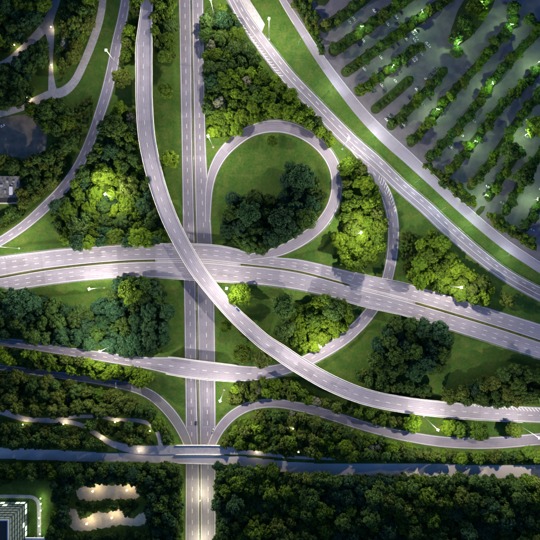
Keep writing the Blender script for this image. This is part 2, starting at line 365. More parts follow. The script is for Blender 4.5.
PB = Road('park_path_link', [(47, 18, 8, .305), (49.5, 30, 9.5, .305), (50.8, 42, 6.4, .305), (51, 56, 4.2, .305), (51, 70, 4.4, .305), (51.6, 82, 6.5, .305), (53, 95, 10, .305)], M['path'])
PC = Road('park_path_curve', [(104, -30, 7, .31), (102.8, 0, 7.2, .31), (99.5, 20, 7.6, .31), (92, 43, 8, .31), (82.5, 66, 8, .31), (74, 82, 8.4, .31), (63.5, 91.5, 9.6, .31), (50, 95, 9.6, .31), (36, 100.5, 8, .31), (22, 107, 7.5, .31), (0, 113.8, 7, .31), (-30, 121, 7, .31)], M['path'])
ALL = [EW, NSL, NSR, LOOP, FLY, DIAG, RSW, LOWL, LOWR, WESTR, AVE, CANAL, WALK, WALK2, TRAIL, TRAIL2, PA, PB, PC]
SVC = Road('service_road', [(-30, 496.5, 3.5, 6.02), (0, 496.4, 3.5, 6.02), (22, 496.6, 3.5, 6.02), (33, 497.5, 3.6, 6.02), (38, 502, 4, 6.02), (39, 511, 4, 6.02), (39, 530, 4, 6.02), (39, 575, 4, 6.02)], M['path'])
ALL.append(SVC)

# ------------------------------------------------------------------ terrain: embankments, cuttings, canal banks
X0, X1, ST = -312.0, 312.0, 1.5
gx = np.arange(X0, X1 + .1, ST); NG = len(gx)
GX, GY = np.meshgrid(gx, gx)
PYG = 270 - GY
t_ = np.clip((PYG - 402) / (452 - 402), 0, 1); base = 6.0 * t_ * t_ * (3 - 2 * t_)
fill = base.copy(); carve = np.full_like(base, 99.0)
for r in ALL:
    sp = r.on_span()
    for i in range(len(r.c)):
        if sp[i]: continue
        x, y = r.c[i]; Rr = 26
        a0, a1 = int((x - Rr - X0) / ST), int((x + Rr - X0) / ST); b0, b1 = int((y - Rr - X0) / ST), int((y + Rr - X0) / ST)
        a0, b0 = max(a0, 0), max(b0, 0); a1, b1 = min(a1, NG), min(b1, NG)
        if a0 >= a1 or b0 >= b1: continue
        d = np.hypot(GX[b0:b1, a0:a1] - x, GY[b0:b1, a0:a1] - y); hw = r.w[i] / 2; z = r.z[i]
        if r is CANAL:
            fl = 6.25 - np.maximum(0, d - hw - 4) * .5
            cv = np.where(d < hw - .6, 4.4, 99)
            fill[b0:b1, a0:a1] = np.maximum(fill[b0:b1, a0:a1], fl)
        else:
            fl = z - .14 - np.maximum(0, d - hw - 1.8) * .5; cv = z - .12 + np.maximum(0, d - hw - 2.4) * .62
            if r.fill: fill[b0:b1, a0:a1] = np.maximum(fill[b0:b1, a0:a1], fl)
        carve[b0:b1, a0:a1] = np.minimum(carve[b0:b1, a0:a1], cv)
TZ = np.minimum(fill, carve)
def tz(x, y):
    fx = (np.asarray(x) - X0) / ST; fy = (np.asarray(y) - X0) / ST
    i = np.clip(fx.astype(int) if hasattr(fx, 'astype') else int(fx), 0, NG - 1); j = np.clip(fy.astype(int) if hasattr(fy, 'astype') else int(fy), 0, NG - 1)
    return TZ[j, i]
def G(px, py, up=0.0):
    """ground point that is seen at px,py (optionally the point whose top at height up is seen there)"""
    z = 0.0
    for _ in range(4):
        p = P(px, py, z + up); z = float(tz(p.x, p.y))
    p = P(px, py, z + up); p.z = z; return p
idx = np.arange(NG * NG).reshape(NG, NG)
F = np.stack([idx[:-1, :-1], idx[:-1, 1:], idx[1:, 1:], idx[1:, :-1]], -1).reshape(-1, 4)
V = np.stack([GX, GY, TZ], -1).reshape(-1, 3)
# outer skirt to the horizon
edge = np.concatenate([idx[0, :], idx[1:, -1], idx[-1, -2::-1], idx[-2:0:-1, 0]])
ev = V[edge].copy(); out = ev.copy(); out[:, :2] *= 12.0; out[:, 2] = np.minimum(out[:, 2], 6.0)
b0 = len(V); V = np.concatenate([V, out]); n = len(edge); i = np.arange(n)
F2 = np.stack([edge, i + b0, (i + 1) % n + b0, edge[(i + 1) % n]], 1)
me = np_mesh('ground', V, np.concatenate([F, F2]), smooth=True)
ground = mobj('ground', me, M['grass']); tag(ground, kind='structure')

# parking lot sheet and paved patches
def poly_sheet(name, pts, z, mat, kind='structure', thick=0.0, parent=None, side=None):
    bm = bmesh.new(); vs = [bm.verts.new(P(x, y, z)) for x, y in pts]
    f = bm.faces.new(vs)
    if f.normal.z < 0: f.normal_flip()
    bm.normal_update()
    if f.normal.z < 0: f.normal_flip()
    if thick:
        r = bmesh.ops.extrude_face_region(bm, geom=[f]); up = [v for v in r['geom'] if isinstance(v, bmesh.types.BMVert)]
        for v in up: v.co.z += thick
        bmesh.ops.recalc_face_normals(bm, faces=bm.faces)
    bmesh.ops.triangulate(bm, faces=bm.faces)
    m = bpy.data.meshes.new(name); bm.to_mesh(m); bm.free()
    o = mobj(name, m, mat, parent)
    if kind and parent is None: tag(o, kind=kind)
    return o
PARKPOLY = [(278, -30), (284, 0), (303, 30), (320, 56), (342, 83), (365, 110), (388, 134), (412, 155), (432, 174), (470, 209.5), (508, 241.5), (545, 264), (600, 300), (600, -30)]
poly_sheet('car_park', PARKPOLY, .20, M['parking'])
poly_sheet('paved_yard', [(-12, 116), (6, 117), (30, 113), (38, 122), (47, 134), (46, 150), (31, 160), (10, 156), (-12, 152)], .14, M['yard'])
poly_sheet('paved_verge', [(240, -6), (247, -6), (251, 2), (258.5, 13.5), (265, 24.5), (261.5, 33), (257, 31), (240, 5)], .5, M['path'])
for k, pts in enumerate([
    [(76, 490), (84, 485), (98, 484), (110, 485.5), (124, 484.5), (137, 486), (142, 492), (139, 498), (126, 500), (112, 499.5), (100, 500.5), (88, 501.5), (78, 498)],
    [(70, 508), (76, 510), (80, 519), (92, 514.5), (97, 511.5), (108, 513), (116, 506.5), (124, 507.5), (128, 517), (134, 518.5), (143, 512), (146, 522), (137, 526), (120, 525), (108, 527.5), (96, 529), (84, 531), (72, 529), (68, 520)]]):
    c_ = catmull(pts + [pts[0]], 1.0)[:-1]; ph = np.arange(len(c_)); gr = np.random.default_rng(int(pts[0][0])).normal(0, .55, len(c_))
    poly_sheet('gravel_court', [(a[0] + d, a[1] + d * .7 + .5 * math.sin(k * .9)) for k, (a, d) in enumerate(zip(c_, gr))], 6.03, M['gravel'])
for r in ALL: r.surface(3 if r in (WALK2, TRAIL, TRAIL2) else 5)
# slight vertical order where ramps merge into carriageways
for r, dz in ((NSR, .008), (LOOP, .014), (LOWL, .014), (LOWR, .018), (RSW, .02)): r.o.location.z += dz

# ------------------------------------------------------------------ bridges
def runs(mask):
    out = []; i = 0; n = len(mask)
    while i < n:
        if mask[i]:
            j = i
            while j + 1 < n and mask[j + 1]: j += 1
            out.append((i, j + 1)); i = j + 1
        else: i += 1
    return out
def bridge(r, name, label, cat, i0, i1, deck=1.4, piers=(), par=.9, parw=.35, deck_gap=.02, extend=0):
    i0 = max(0, i0 - 1); i1 = min(len(r.c), i1 + 1)
    root = empty(name, (0, 0, 0), 0, label, cat)
    hw = r.w / 2
    V, F = r.solid(-hw - .25, hw + .25, -deck, -deck_gap - .02, i0, i1)
    m = np_mesh('deck', V, F); flipfix(m); mobj('deck', m, M['concrete'], root)
    for s_ in (-1, 1):
        a = hw * s_ + .01 * s_; b = hw * s_ + parw * s_
        V, F = r.solid(np.minimum(a, b), np.maximum(a, b), -.6, par, i0, i1)
        m = np_mesh('parapet', V, F); flipfix(m); mobj('parapet', m, M['whiteconc'], root)
    for f in piers:
        k = int(i0 + f * (i1 - 1 - i0)); zt = r.z[k] - deck - .02
        ang = math.atan2(r.n[k][1], r.n[k][0])
        for off in ((-.25, .25) if r.w[k] < 25 else (-.38, -.13, .13, .38)):
            x, y = r.c[k] + r.n[k] * r.w[k] * off; zb = float(tz(x, y)) - .8
            q = MB(); q.box((x, y, (zt - .7 + zb) / 2), (1.6, 1.1, zt - .7 - zb), ang); q.build('pier', M['concrete'], root)
        q = MB(); q.box((r.c[k][0], r.c[k][1], zt - .35), (r.w[k] * .8, 1.5, .7), ang); q.build('crossbeam', M['concrete'], root)
    return root
M['whiteconc'] = mat_flat('pale_concrete', (.55, .53, .53), .7, 0, .12, 1)
rr = runs(EW.on_span())
def pier_at(r, i0, i1, px=None, py=None):
    k = np.argmin(np.hypot(r.px[:, 0] - px, r.px[:, 1] - py)); return (k - i0) / (i1 - 1 - i0)
bridge(EW, 'road_bridge', 'wide concrete road bridge crossing over the straight north south highway', 'bridge', *rr[0], piers=(pier_at(EW, *rr[0], 194, 262),))
bridge(EW, 'road_bridge', 'wide concrete bridge of the main highway over the narrow connecting ramp', 'bridge', *rr[1], piers=())
rr = runs(RSW.on_span())
bridge(RSW, 'ramp_bridge', 'narrower bridge of the ramp below the main crossing, over the straight highway', 'bridge', *rr[0], piers=(pier_at(RSW, *rr[0], 196.6, 369),))
rr = runs(FLY.on_span())
i0, i1 = rr[0]
pp = [pier_at(FLY, i0, i1, x, y) for x, y in ((145, -10), (144, 32), (144, 68), (144, 104), (150, 150), (161, 195), (174, 228), (213, 291), (238, 318), (277, 351), (312, 373), (350, 391), (390, 402), (430, 408), (470, 411))]
bridge(FLY, 'curved_flyover', 'long curved flyover ramp sweeping high over the main highway junction', 'bridge', i0, i1, piers=pp)
rr = runs(WALK.on_span())
bridge(WALK, 'footbridge', 'pale lamp lit footbridge crossing the highway just above the canal bridge', 'bridge', *rr[0], deck=.8, piers=(), par=1.1, parw=.15)
rr = runs(CANAL.on_span())
i0, i1 = rr[0]; i0 -= 1; i1 += 1
root = empty('canal_bridge', (0, 0, 0), 0, 'concrete trough carrying the dark canal over the highway beside the footbridge', 'bridge')
V, F = CANAL.solid(-CANAL.w / 2 - .3, CANAL.w / 2 + .3, -1.5, -.35, i0, i1); m = np_mesh('trough_floor', V, F); flipfix(m); mobj('trough_floor', m, M['concrete'], root)
for s_ in (-1, 1):
    a = (CANAL.w / 2 - .3) * s_; b = (CANAL.w / 2 + .3) * s_
    V, F = CANAL.solid(np.minimum(a, b), np.maximum(a, b), -.35, .45, i0, i1); m = np_mesh('trough_wall', V, F); flipfix(m); mobj('trough_wall', m, M['concrete'], root)
q = MB(); p = P(196.6, 456, 4); q.box((p.x, p.y, 2.0), (1.0, 14, 4.9)); q.build('pier', M['concrete'], root)

# retaining kerbs, guard rails
POSTM = MB().box((0, 0, 0), (.12, .12, 1.2)).mesh('post'); POSTM.materials.append(M['steel'])
def rail(r, side, i0, i1, label, off=.5, h=.75, group=None):
    root = empty('guard_rail', (0, 0, 0), 0, label, 'guard rail', group)
    o = side * (r.w / 2 + off)
    V, F = r.solid(np.minimum(o, o + .12 * side), np.maximum(o, o + .12 * side), h - .32, h, i0, i1)
    m = np_mesh('rail', V, F); flipfix(m); mobj('rail', m, M['steel'], root)
    for k in range(i0, min(i1, len(r.c)), 4):
        x, y = r.c[k] + r.n[k] * (o[k] + .2 * side); pm = mobj('post', POSTM, None, root); pm.location = (x, y, r.z[k] + .1)
def near(r, px, py): return int(np.argmin(np.hypot(r.px[:, 0] - px, r.px[:, 1] - py)))
rail(DIAG, 1, 0, near(DIAG, 352, 142), 'steel rail on the grove side of the diagonal highway, upper left half')
rail(DIAG, -1, near(DIAG, 262, 36), len(DIAG.c), 'long steel rail between the diagonal highway and the parking avenue verge')
rail(WESTR, -1, 0, near(WESTR, 50, 202), 'steel rail on the outer side of the left curving slip road')
rail(RSW, 1, near(RSW, 386, 200), near(RSW, 389, 262), 'steel rail inside the bend of the connecting ramp beside bright trees')
rail(LOOP, -1, near(LOOP, 250, 131), near(LOOP, 300, 241), 'steel rail round the outside of the loop ramp')
rail(RSW, -1, near(RSW, 335, 345), near(RSW, 248, 374), 'short steel rail on the ramp just under the curved flyover')
rail(EW, 1, near(EW, 238, 266), near(EW, 352, 290), 'steel rail along the lower edge of the main highway right of the flyover')
rail(EW, 1, near(EW, 418, 306), len(EW.c), 'steel rail along the lower edge of the main highway at the right')
rail(EW, 1, 0, near(EW, 157, 261), 'steel rail along the lower edge of the main highway at the left')
rail(EW, -1, 0, near(EW, 157, 261), 'steel rail along the upper edge of the main highway at the left')

# median strips
med = catmull([(-30, 283), (0, 277.3), (40, 270.3), (75, 266), (110, 262.7), (135, 261.2), (160, 260.6), (200, 260.8), (238, 264.3), (270, 267.5), (300, 272), (335, 281), (352, 286), (383, 294), (413, 302.3), (450, 313), (500, 328.3), (540, 341.3), (575, 352)], 2.5)
def strip_from(name, a, b, w, mat, dz, h, label=None):
    sel = med[(med[:, 0] >= a) & (med[:, 0] <= b)]
    pts = [(x, y, w, ewz(x)) for x, y in sel]
    r = Road(name, pts, mat); V, F = r.solid(-r.w / 2, r.w / 2, dz, h); m = np_mesh(name, V, F); flipfix(m)
    return mobj(name, m, mat)
for (a, b, w) in ((-30, 156, 1.9), (240, 350, 1.7), (414, 575, 2.2)):
    tag(strip_from('median_strip', a, b, w, M['median'], -.05, .14), kind='structure')
for (a, b) in ((156.5, 239.5), (350.5, 413.5)):
    tag(strip_from('median_kerb', a, b, .7, M['concrete'], -.05, .16), kind='structure')
# north south median: grass strip and barrier
MED = Road('highway_median', [(190.6, -30, 1.6, 0), (191.3, 0, 1.6, 0), (193, 135, 1.7, 0), (196.2, 270, 1.8, 0), (198.3, 405, 2.2, 0), (199.8, 470, 1.2, 0), (200, 575, 1.2, 0)], M['median'])
V, F = MED.solid(-MED.w / 2, MED.w / 2, -.3, .12); m = np_mesh('highway_median', V, F); flipfix(m); tag(mobj('highway_median', m, M['median']), kind='structure')
root = empty('guard_rail', (0, 0, 0), 0, 'double steel rail along the middle of the straight highway', 'guard rail')
for s_ in (-1, 1):
    V, F = MED.solid(.3 * s_ - .05, .3 * s_ + .05, .4, .75); m = np_mesh('rail', V, F); flipfix(m); mobj('rail', m, M['steel'], root)
for k in range(0, len(MED.c), 3): pm = mobj('post', POSTM, None, root); pm.location = (MED.c[k][0], MED.c[k][1], .1)

# ------------------------------------------------------------------ lane markings (children of their road)
def interp_i(r, v, arr): return np.interp(v, r.v, arr)
def marking(r, lines, z=.03):
    V = []; F = []
    def quad(v0, v1, o, w, step=3):
        n = max(1, int((v1 - v0) / step)); vv = np.linspace(v0, v1, n + 1); b = len(V)
        for v in vv:
            c = np.array([interp_i(r, v, r.c[:, 0]), interp_i(r, v, r.c[:, 1])]); nn = np.array([interp_i(r, v, r.n[:, 0]), interp_i(r, v, r.n[:, 1])]); zz = interp_i(r, v, r.z)
            oo = o(v)
            V.append((*(c + nn * (oo - w / 2)), zz + z)); V.append((*(c + nn * (oo + w / 2)), zz + z))
        for k in range(n): F.append((b + 2 * k, b + 2 * k + 1, b + 2 * k + 3, b + 2 * k + 2)[::-1])
    for spec in lines:
        if spec[0] == 'L': quad(spec[2] if len(spec) > 3 else 0, spec[3] if len(spec) > 3 else r.v[-1], spec[1], .28)
        elif spec[0] == 'D':
            v = spec[2] if len(spec) > 3 else 0; e = spec[3] if len(spec) > 3 else r.v[-1]
            while v < e - 4: quad(v, v + 4.2, spec[1], .3); v += 11
    me = bpy.data.meshes.new('lane_marking'); me.from_pydata(V, [], F); me.update()
    if me.polygons and me.polygons[0].normal.z < 0: me.flip_normals()
    o = mobj('lane_marking', me, M['paint'], r.o); return o
def edgeoff(r, s_, ins): return lambda v: s_ * (np.interp(v, r.v, r.w) / 2 - ins)
def fr(r, f): return lambda v: np.interp(v, r.v, r.w) * f
for r in (NSL, NSR): marking(r, [('L', edgeoff(r, -1, .9)), ('L', edgeoff(r, 1, .9)), ('D', fr(r, 0.0))])
marking(FLY, [('L', edgeoff(FLY, -1, 1.0)), ('L', edgeoff(FLY, 1, 1.2)), ('D', fr(FLY, .04), 60, FLY.v[-1])])
marking(DIAG, [('L', edgeoff(DIAG, -1, 1.0)), ('L', edgeoff(DIAG, 1, 1.6)), ('L', fr(DIAG, .04)), ('D', fr(DIAG, -.2))])
for r in (LOOP, RSW, LOWL, LOWR, WESTR): marking(r, [('L', edgeoff(r, -1, .9)), ('L', edgeoff(r, 1, .9))] + ([('D', fr(r, 0))] if r in (WESTR, RSW) else []))
# main highway: lane lines follow its median
medp = med
def ewoff(side, f):
    my = np.interp(EW.px[:, 0], med[:, 0], med[:, 1]); mo = (my - EW.px[:, 1]) * np.cos(np.arctan(np.gradient(my, EW.px[:, 0]))) * ((H - EW.z) / H)
    # lateral offset of the median from the centre; + is to the right of travel (south)
    arr = mo + f * ((side * EW.w / 2) - mo)
    return lambda v: float(np.interp(v, EW.v, arr))
ls = []
for side in (-1, 1):
    ls += [('L', ewoff(side, .1)), ('L', ewoff(side, .93)), ('D', ewoff(side, .38)), ('D', ewoff(side, .66))]
marking(EW, ls)
marking(AVE, [('L', edgeoff(AVE, -1, .5)), ('L', edgeoff(AVE, 1, .5), 0, 60)])
# hatched gores
def hatch(r, side, va, vb, w0, w1, name='hatched_marking'):
    V = []; F = []; v = va
    while v < vb:
        t = (v - va) / (vb - va); w = w0 + (w1 - w0) * t
        c = np.array([interp_i(r, v, r.c[:, 0]), interp_i(r, v, r.c[:, 1])]); nn = np.array([interp_i(r, v, r.n[:, 0]), interp_i(r, v, r.n[:, 1])]); tt = np.array([-nn[1], nn[0]])
        zz = interp_i(r, v, r.z) + .034; hw = interp_i(r, v, r.w) / 2
        a = c + nn * side * (hw - .9); b_ = c + nn * side * (hw - .9 - w) + tt * w * 1.0
        k = len(V)
        for p in (a, a + tt * .7, b_ + tt * .7, b_): V.append((*p, zz))
        F.append((k, k + 1, k + 2, k + 3)); v += 3.4
    me = bpy.data.meshes.new(name); me.from_pydata(V, [], F); me.update()
    for p in me.polygons:
        if p.normal.z < 0: p.flip()
    mobj(name, me, M['paint'], r.o)
hatch(DIAG, 1, DIAG.v[near(DIAG, 238, 8)], DIAG.v[near(DIAG, 285, 73)], 1.2, 3.6)
hatch(RSW, -1, RSW.v[near(RSW, 376, 176)], RSW.v[near(RSW, 392, 212)], 4.5, 1.5)
hatch(FLY, -1, FLY.v[near(FLY, 470, 411)], FLY.v[near(FLY, 540, 415)], 1.5, 4.0)
hatch(EW, -1, 0, EW.v[near(EW, 18, 272)], 4, 1.5)

# ------------------------------------------------------------------ car park islands
islands = [
 ([(290, -20), (312, -20), (310, 0), (318, 21), (318, 36), (325, 52), (324, 56), (312, 38), (301, 18), (293, 4)], 'long wedge shaped planting bed beside the avenue at the top'),
 ([(313, -20), (332, -20), (330, 0), (325, 6), (318, 5), (314, 0)], 'small bed at the top edge'),
 ([(422, 164), (426, 163), (439, 170), (453, 180), (466, 190), (475, 199), (476, 204), (473, 206.5), (468, 205.5), (454, 195), (438, 180)], 'long bed between avenue and bays'),
 ([(476, 211), (481, 206), (485.5, 206), (484, 211), (479, 216), (476, 215)], 'small bed'),
 ([(488, 216), (494, 213.5), (503, 215), (506, 221), (516, 228), (523, 232), (533, 239), (537, 245), (537, 251), (530, 248.5), (518, 240), (504, 231), (493, 224)], 'bed lower right')]
rows = [
 [(325, 27), (345, 14), (372, -8), (390, -22)],
 [(334, 51), (365, 29), (405, 0), (430, -18)],
 [(346, 72), (375, 51), (405, 29), (438, 5), (462, -12)],
 [(359, 92), (385, 73), (405, 57), (424, 43)],
 [(375.5, 109), (395, 93), (413, 76.5)],
 [(391, 126), (410, 108), (430, 87), (447, 67)],
 [(411, 143), (432, 119), (450, 96), (480, 63), (503, 35), (517, 18)],
 [(430, 158), (450, 137), (467, 117), (480, 100), (495, 78), (512, 59), (530, 40), (550, 22)],
 [(449, 172), (466, 152), (487, 125), (500, 108), (517, 91), (537, 72), (560, 50)],
 [(471, 186), (490, 163), (505, 141), (520, 118), (535, 100), (560, 76)],
 [(489, 198), (500, 180), (513, 160), (522, 146)],
 [(506, 212), (514, 196), (524, 178), (536, 160), (556, 132)],
 [(525, 228), (535, 212), (548, 192), (562, 172)]]
widths = [11.5, 11.5, 10.5, 9, 10, 9, 8.5, 8.5, 8.5, 8.5, 8, 8, 8]
GRN = [((451, 30), (458, 10), (470, -10), (500, -12), (492, 8), (482, 24), (470, 38), (458, 46), (450, 42))]
def capsule(pts, w):
    c = catmull(pts, 2); t = np.gradient(c, axis=0); t /= np.linalg.norm(t, axis=1)[:, None]; n = np.stack([t[:, 1], -t[:, 0]], 1)
    al_ = arc_len(c); fe = np.sqrt(np.clip((al_[-1] - al_) / (w * .5) , .04, 1)); hw = w / 2; L = [tuple(c[i] + n[i] * hw * fe[i]) for i in range(len(c))]; Rr = [tuple(c[i] - n[i] * hw * fe[i]) for i in range(len(c))]
    a = math.atan2(-t[0][1], -t[0][0])
    cap0 = [(c[0][0] + hw * math.cos(a + s), c[0][1] + hw * math.sin(a + s)) for s in np.linspace(math.pi / 2, -math.pi / 2, 9)[1:-1]]
    d = c[0] - np.array(cap0[0]); 
    # order: down the left side reversed, round the start, up the right side
    pl = L[::-1]; 
    if np.hypot(*(np.array(cap0[0]) - np.array(L[0]))) > np.hypot(*(np.array(cap0[-1]) - np.array(L[0]))): cap0 = cap0[::-1]
    return pl + cap0 + Rr
shapes = [p for p, _ in islands] + [capsule(r_, w) for r_, w in zip(rows, widths)] + [list(g) for g in GRN]
for pts in shapes:
    k = poly_sheet('planting_island', pts, .02, M['kerb'], thick=.30)
    cx, cy = np.mean(pts, axis=0)
    cen = np.array([cx, cy]); q = np.array(pts)
    # inset towards the local inside
    bm = bmesh.new(); vs = [bm.verts.new(P(x, y, .325)) for x, y in pts]; f = bm.faces.new(vs); bm.normal_update()
    if f.normal.z < 0: f.normal_flip()
    r_ = bmesh.ops.inset_region(bm, faces=[f], thickness=.25); bmesh.ops.delete(bm, geom=r_['faces'], context='FACES')
    bmesh.ops.triangulate(bm, faces=bm.faces)
    m = bpy.data.meshes.new('turf'); bm.to_mesh(m); bm.free(); o = mobj('turf', m, M['islandgrass'], k)
# bay lines
q = MB()
for r_, w in zip(rows, widths):
    c = catmull(r_, 2.5); t = np.gradient(c, axis=0); t /= np.linalg.norm(t, axis=1)[:, None]; n = np.stack([t[:, 1], -t[:, 0]], 1)
    for i in range(2, len(c)):
        for s_ in (-1, 1):
            a = c[i] + n[i] * s_ * (w / 2 + .3); b = c[i] + n[i] * s_ * (w / 2 + 4.6)
            A, B = P(*a, .206), P(*b, .206); d = (B - A).normalized(); pn = Vector((-d.y, d.x, 0)) * .06
            q.add([A - pn, B - pn, B + pn, A + pn], [(0, 1, 2, 3)])
M['baypaint'] = mat_flat('worn_paint', (.20, .195, .22), .8)
tag(q.build('bay_markings', M['baypaint']), kind='structure')

# ------------------------------------------------------------------ trees
LT = {}
def crown_mesh(name, seed, n_lump, n_leaf, flat=.85, leaf=.085, hole=0.0):
    """unit radius crown centred at z=1.05, many leaf sprays over uneven boughs"""
    g = np.random.default_rng(seed); C = []; S = []
    C.append((0, 0, 1.0)); S.append(.62)
    for k in range(n_lump):
        a = 2 * math.pi * (k * .618 + g.uniform(-.05, .05)); u = g.uniform(-.35, 1); rr_ = math.sqrt(max(0, 1 - max(u, 0) ** 2)) * g.uniform(.45, .86)
        C.append((rr_ * math.cos(a), rr_ * math.sin(a), 1.0 + u * .56 * flat * g.uniform(.8, 1.1))); S.append(g.uniform(.12, .30))
    C = np.array(C); S = np.array(S); wgt = S ** 1.7; wgt /= wgt.sum()
    L = g.choice(len(C), n_leaf, p=wgt); d = g.normal(size=(n_leaf, 3)); d[:, 2] = np.abs(d[:, 2]) * .9 + d[:, 2] * .35; d /= np.linalg.norm(d, axis=1)[:, None]
    rad = S[L] * (1 - np.abs(g.normal(0, .11, n_leaf))) * g.uniform(.92, 1.05, n_leaf)
    p = C[L] + d * rad[:, None]
    nrm = d + g.normal(0, .45, (n_leaf, 3)); nrm /= np.linalg.norm(nrm, axis=1)[:, None]
    ref = g.normal(size=(n_leaf, 3)); a = np.cross(nrm, ref); a /= np.linalg.norm(a, axis=1)[:, None]; b = np.cross(nrm, a)
    sz = leaf * g.uniform(.6, 1.35, n_leaf)[:, None]
    V = np.stack([p - a * sz - b * sz * .3, p + a * sz * .2 - b * sz, p + a * sz + b * sz * .4, p - a * sz * .3 + b * sz], 1).reshape(-1, 3)
    F = np.arange(n_leaf * 4).reshape(-1, 4)
    return np_mesh(name, V, F)
def trunk_mesh(name, seed):
    g = random.Random(seed); q = MB()
    q.tube([(0, 0, -.08), (0, 0, .05), (.01, 0, .5), (.02, .01, 1.0)], [.075, .05, .038, .02], 7)
    for k in range(5):
        a = k * 1.256 + g.uniform(-.3, .3); h = g.uniform(.38, .62); l = g.uniform(.4, .6)
        q.tube([(0.01, 0, h), (l * .45 * math.cos(a), l * .45 * math.sin(a), h + .18), (l * math.cos(a), l * math.sin(a), h + .48)], [.026, .017, .008], 5)
    return q.mesh(name, True)
BROAD = [crown_mesh('crown', 10 + k, 52 + 8 * (k % 4), 7000, .8 + .06 * (k % 3), .046) for k in range(10)]
ROUND = [crown_mesh('crown', 40 + k, 60, 4600, .7, .052) for k in range(2)]
SMALL = [crown_mesh('crown', 60 + k, 26, 2200, .8, .078) for k in range(4)]
LOOSE = [crown_mesh('crown', 80 + k, 22, 1700, .9, .062) for k in range(2)]
TRK = [trunk_mesh('trunk', k) for k in range(4)]
for m in BROAD + ROUND + SMALL + LOOSE: m.materials.append(M['leaf'])
for m in TRK: m.materials.append(M['bark'])
TONE = {'dark': (.042, .084, .020), 'deep': (.026, .066, .030), 'mid': (.066, .118, .014), 'lime': (.100, .172, .014), 'olive': (.070, .100, .020), 'pale': (.150, .160, .110)}  # lime: yellow-green leaves, in some groves also mast light put into the colour
TW = {'dark': 'dark green', 'deep': 'deep blue green', 'mid': 'mid green', 'lime': 'yellow green', 'olive': 'olive green', 'pale': 'pale greyish'}
def add_tree(px, py, r, tone, label, group=None, kinds=BROAD, name='tree', cat='tree', hgt=1.0):
    gp = G(px, py, r * 1.0 * hgt); g = random.Random(int(px * 131 + py * 977))
    root = empty(name, (gp.x, gp.y, gp.z - .05), g.uniform(0, 6.28), label, cat, group)
    root.scale = (r, r * g.uniform(.9, 1.08), r * hgt * g.uniform(.9, 1.12))
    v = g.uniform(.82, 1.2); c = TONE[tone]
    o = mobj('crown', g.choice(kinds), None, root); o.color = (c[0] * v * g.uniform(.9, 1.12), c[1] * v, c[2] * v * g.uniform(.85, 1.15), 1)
    mobj('trunk', g.choice(TRK), None, root)
    return root

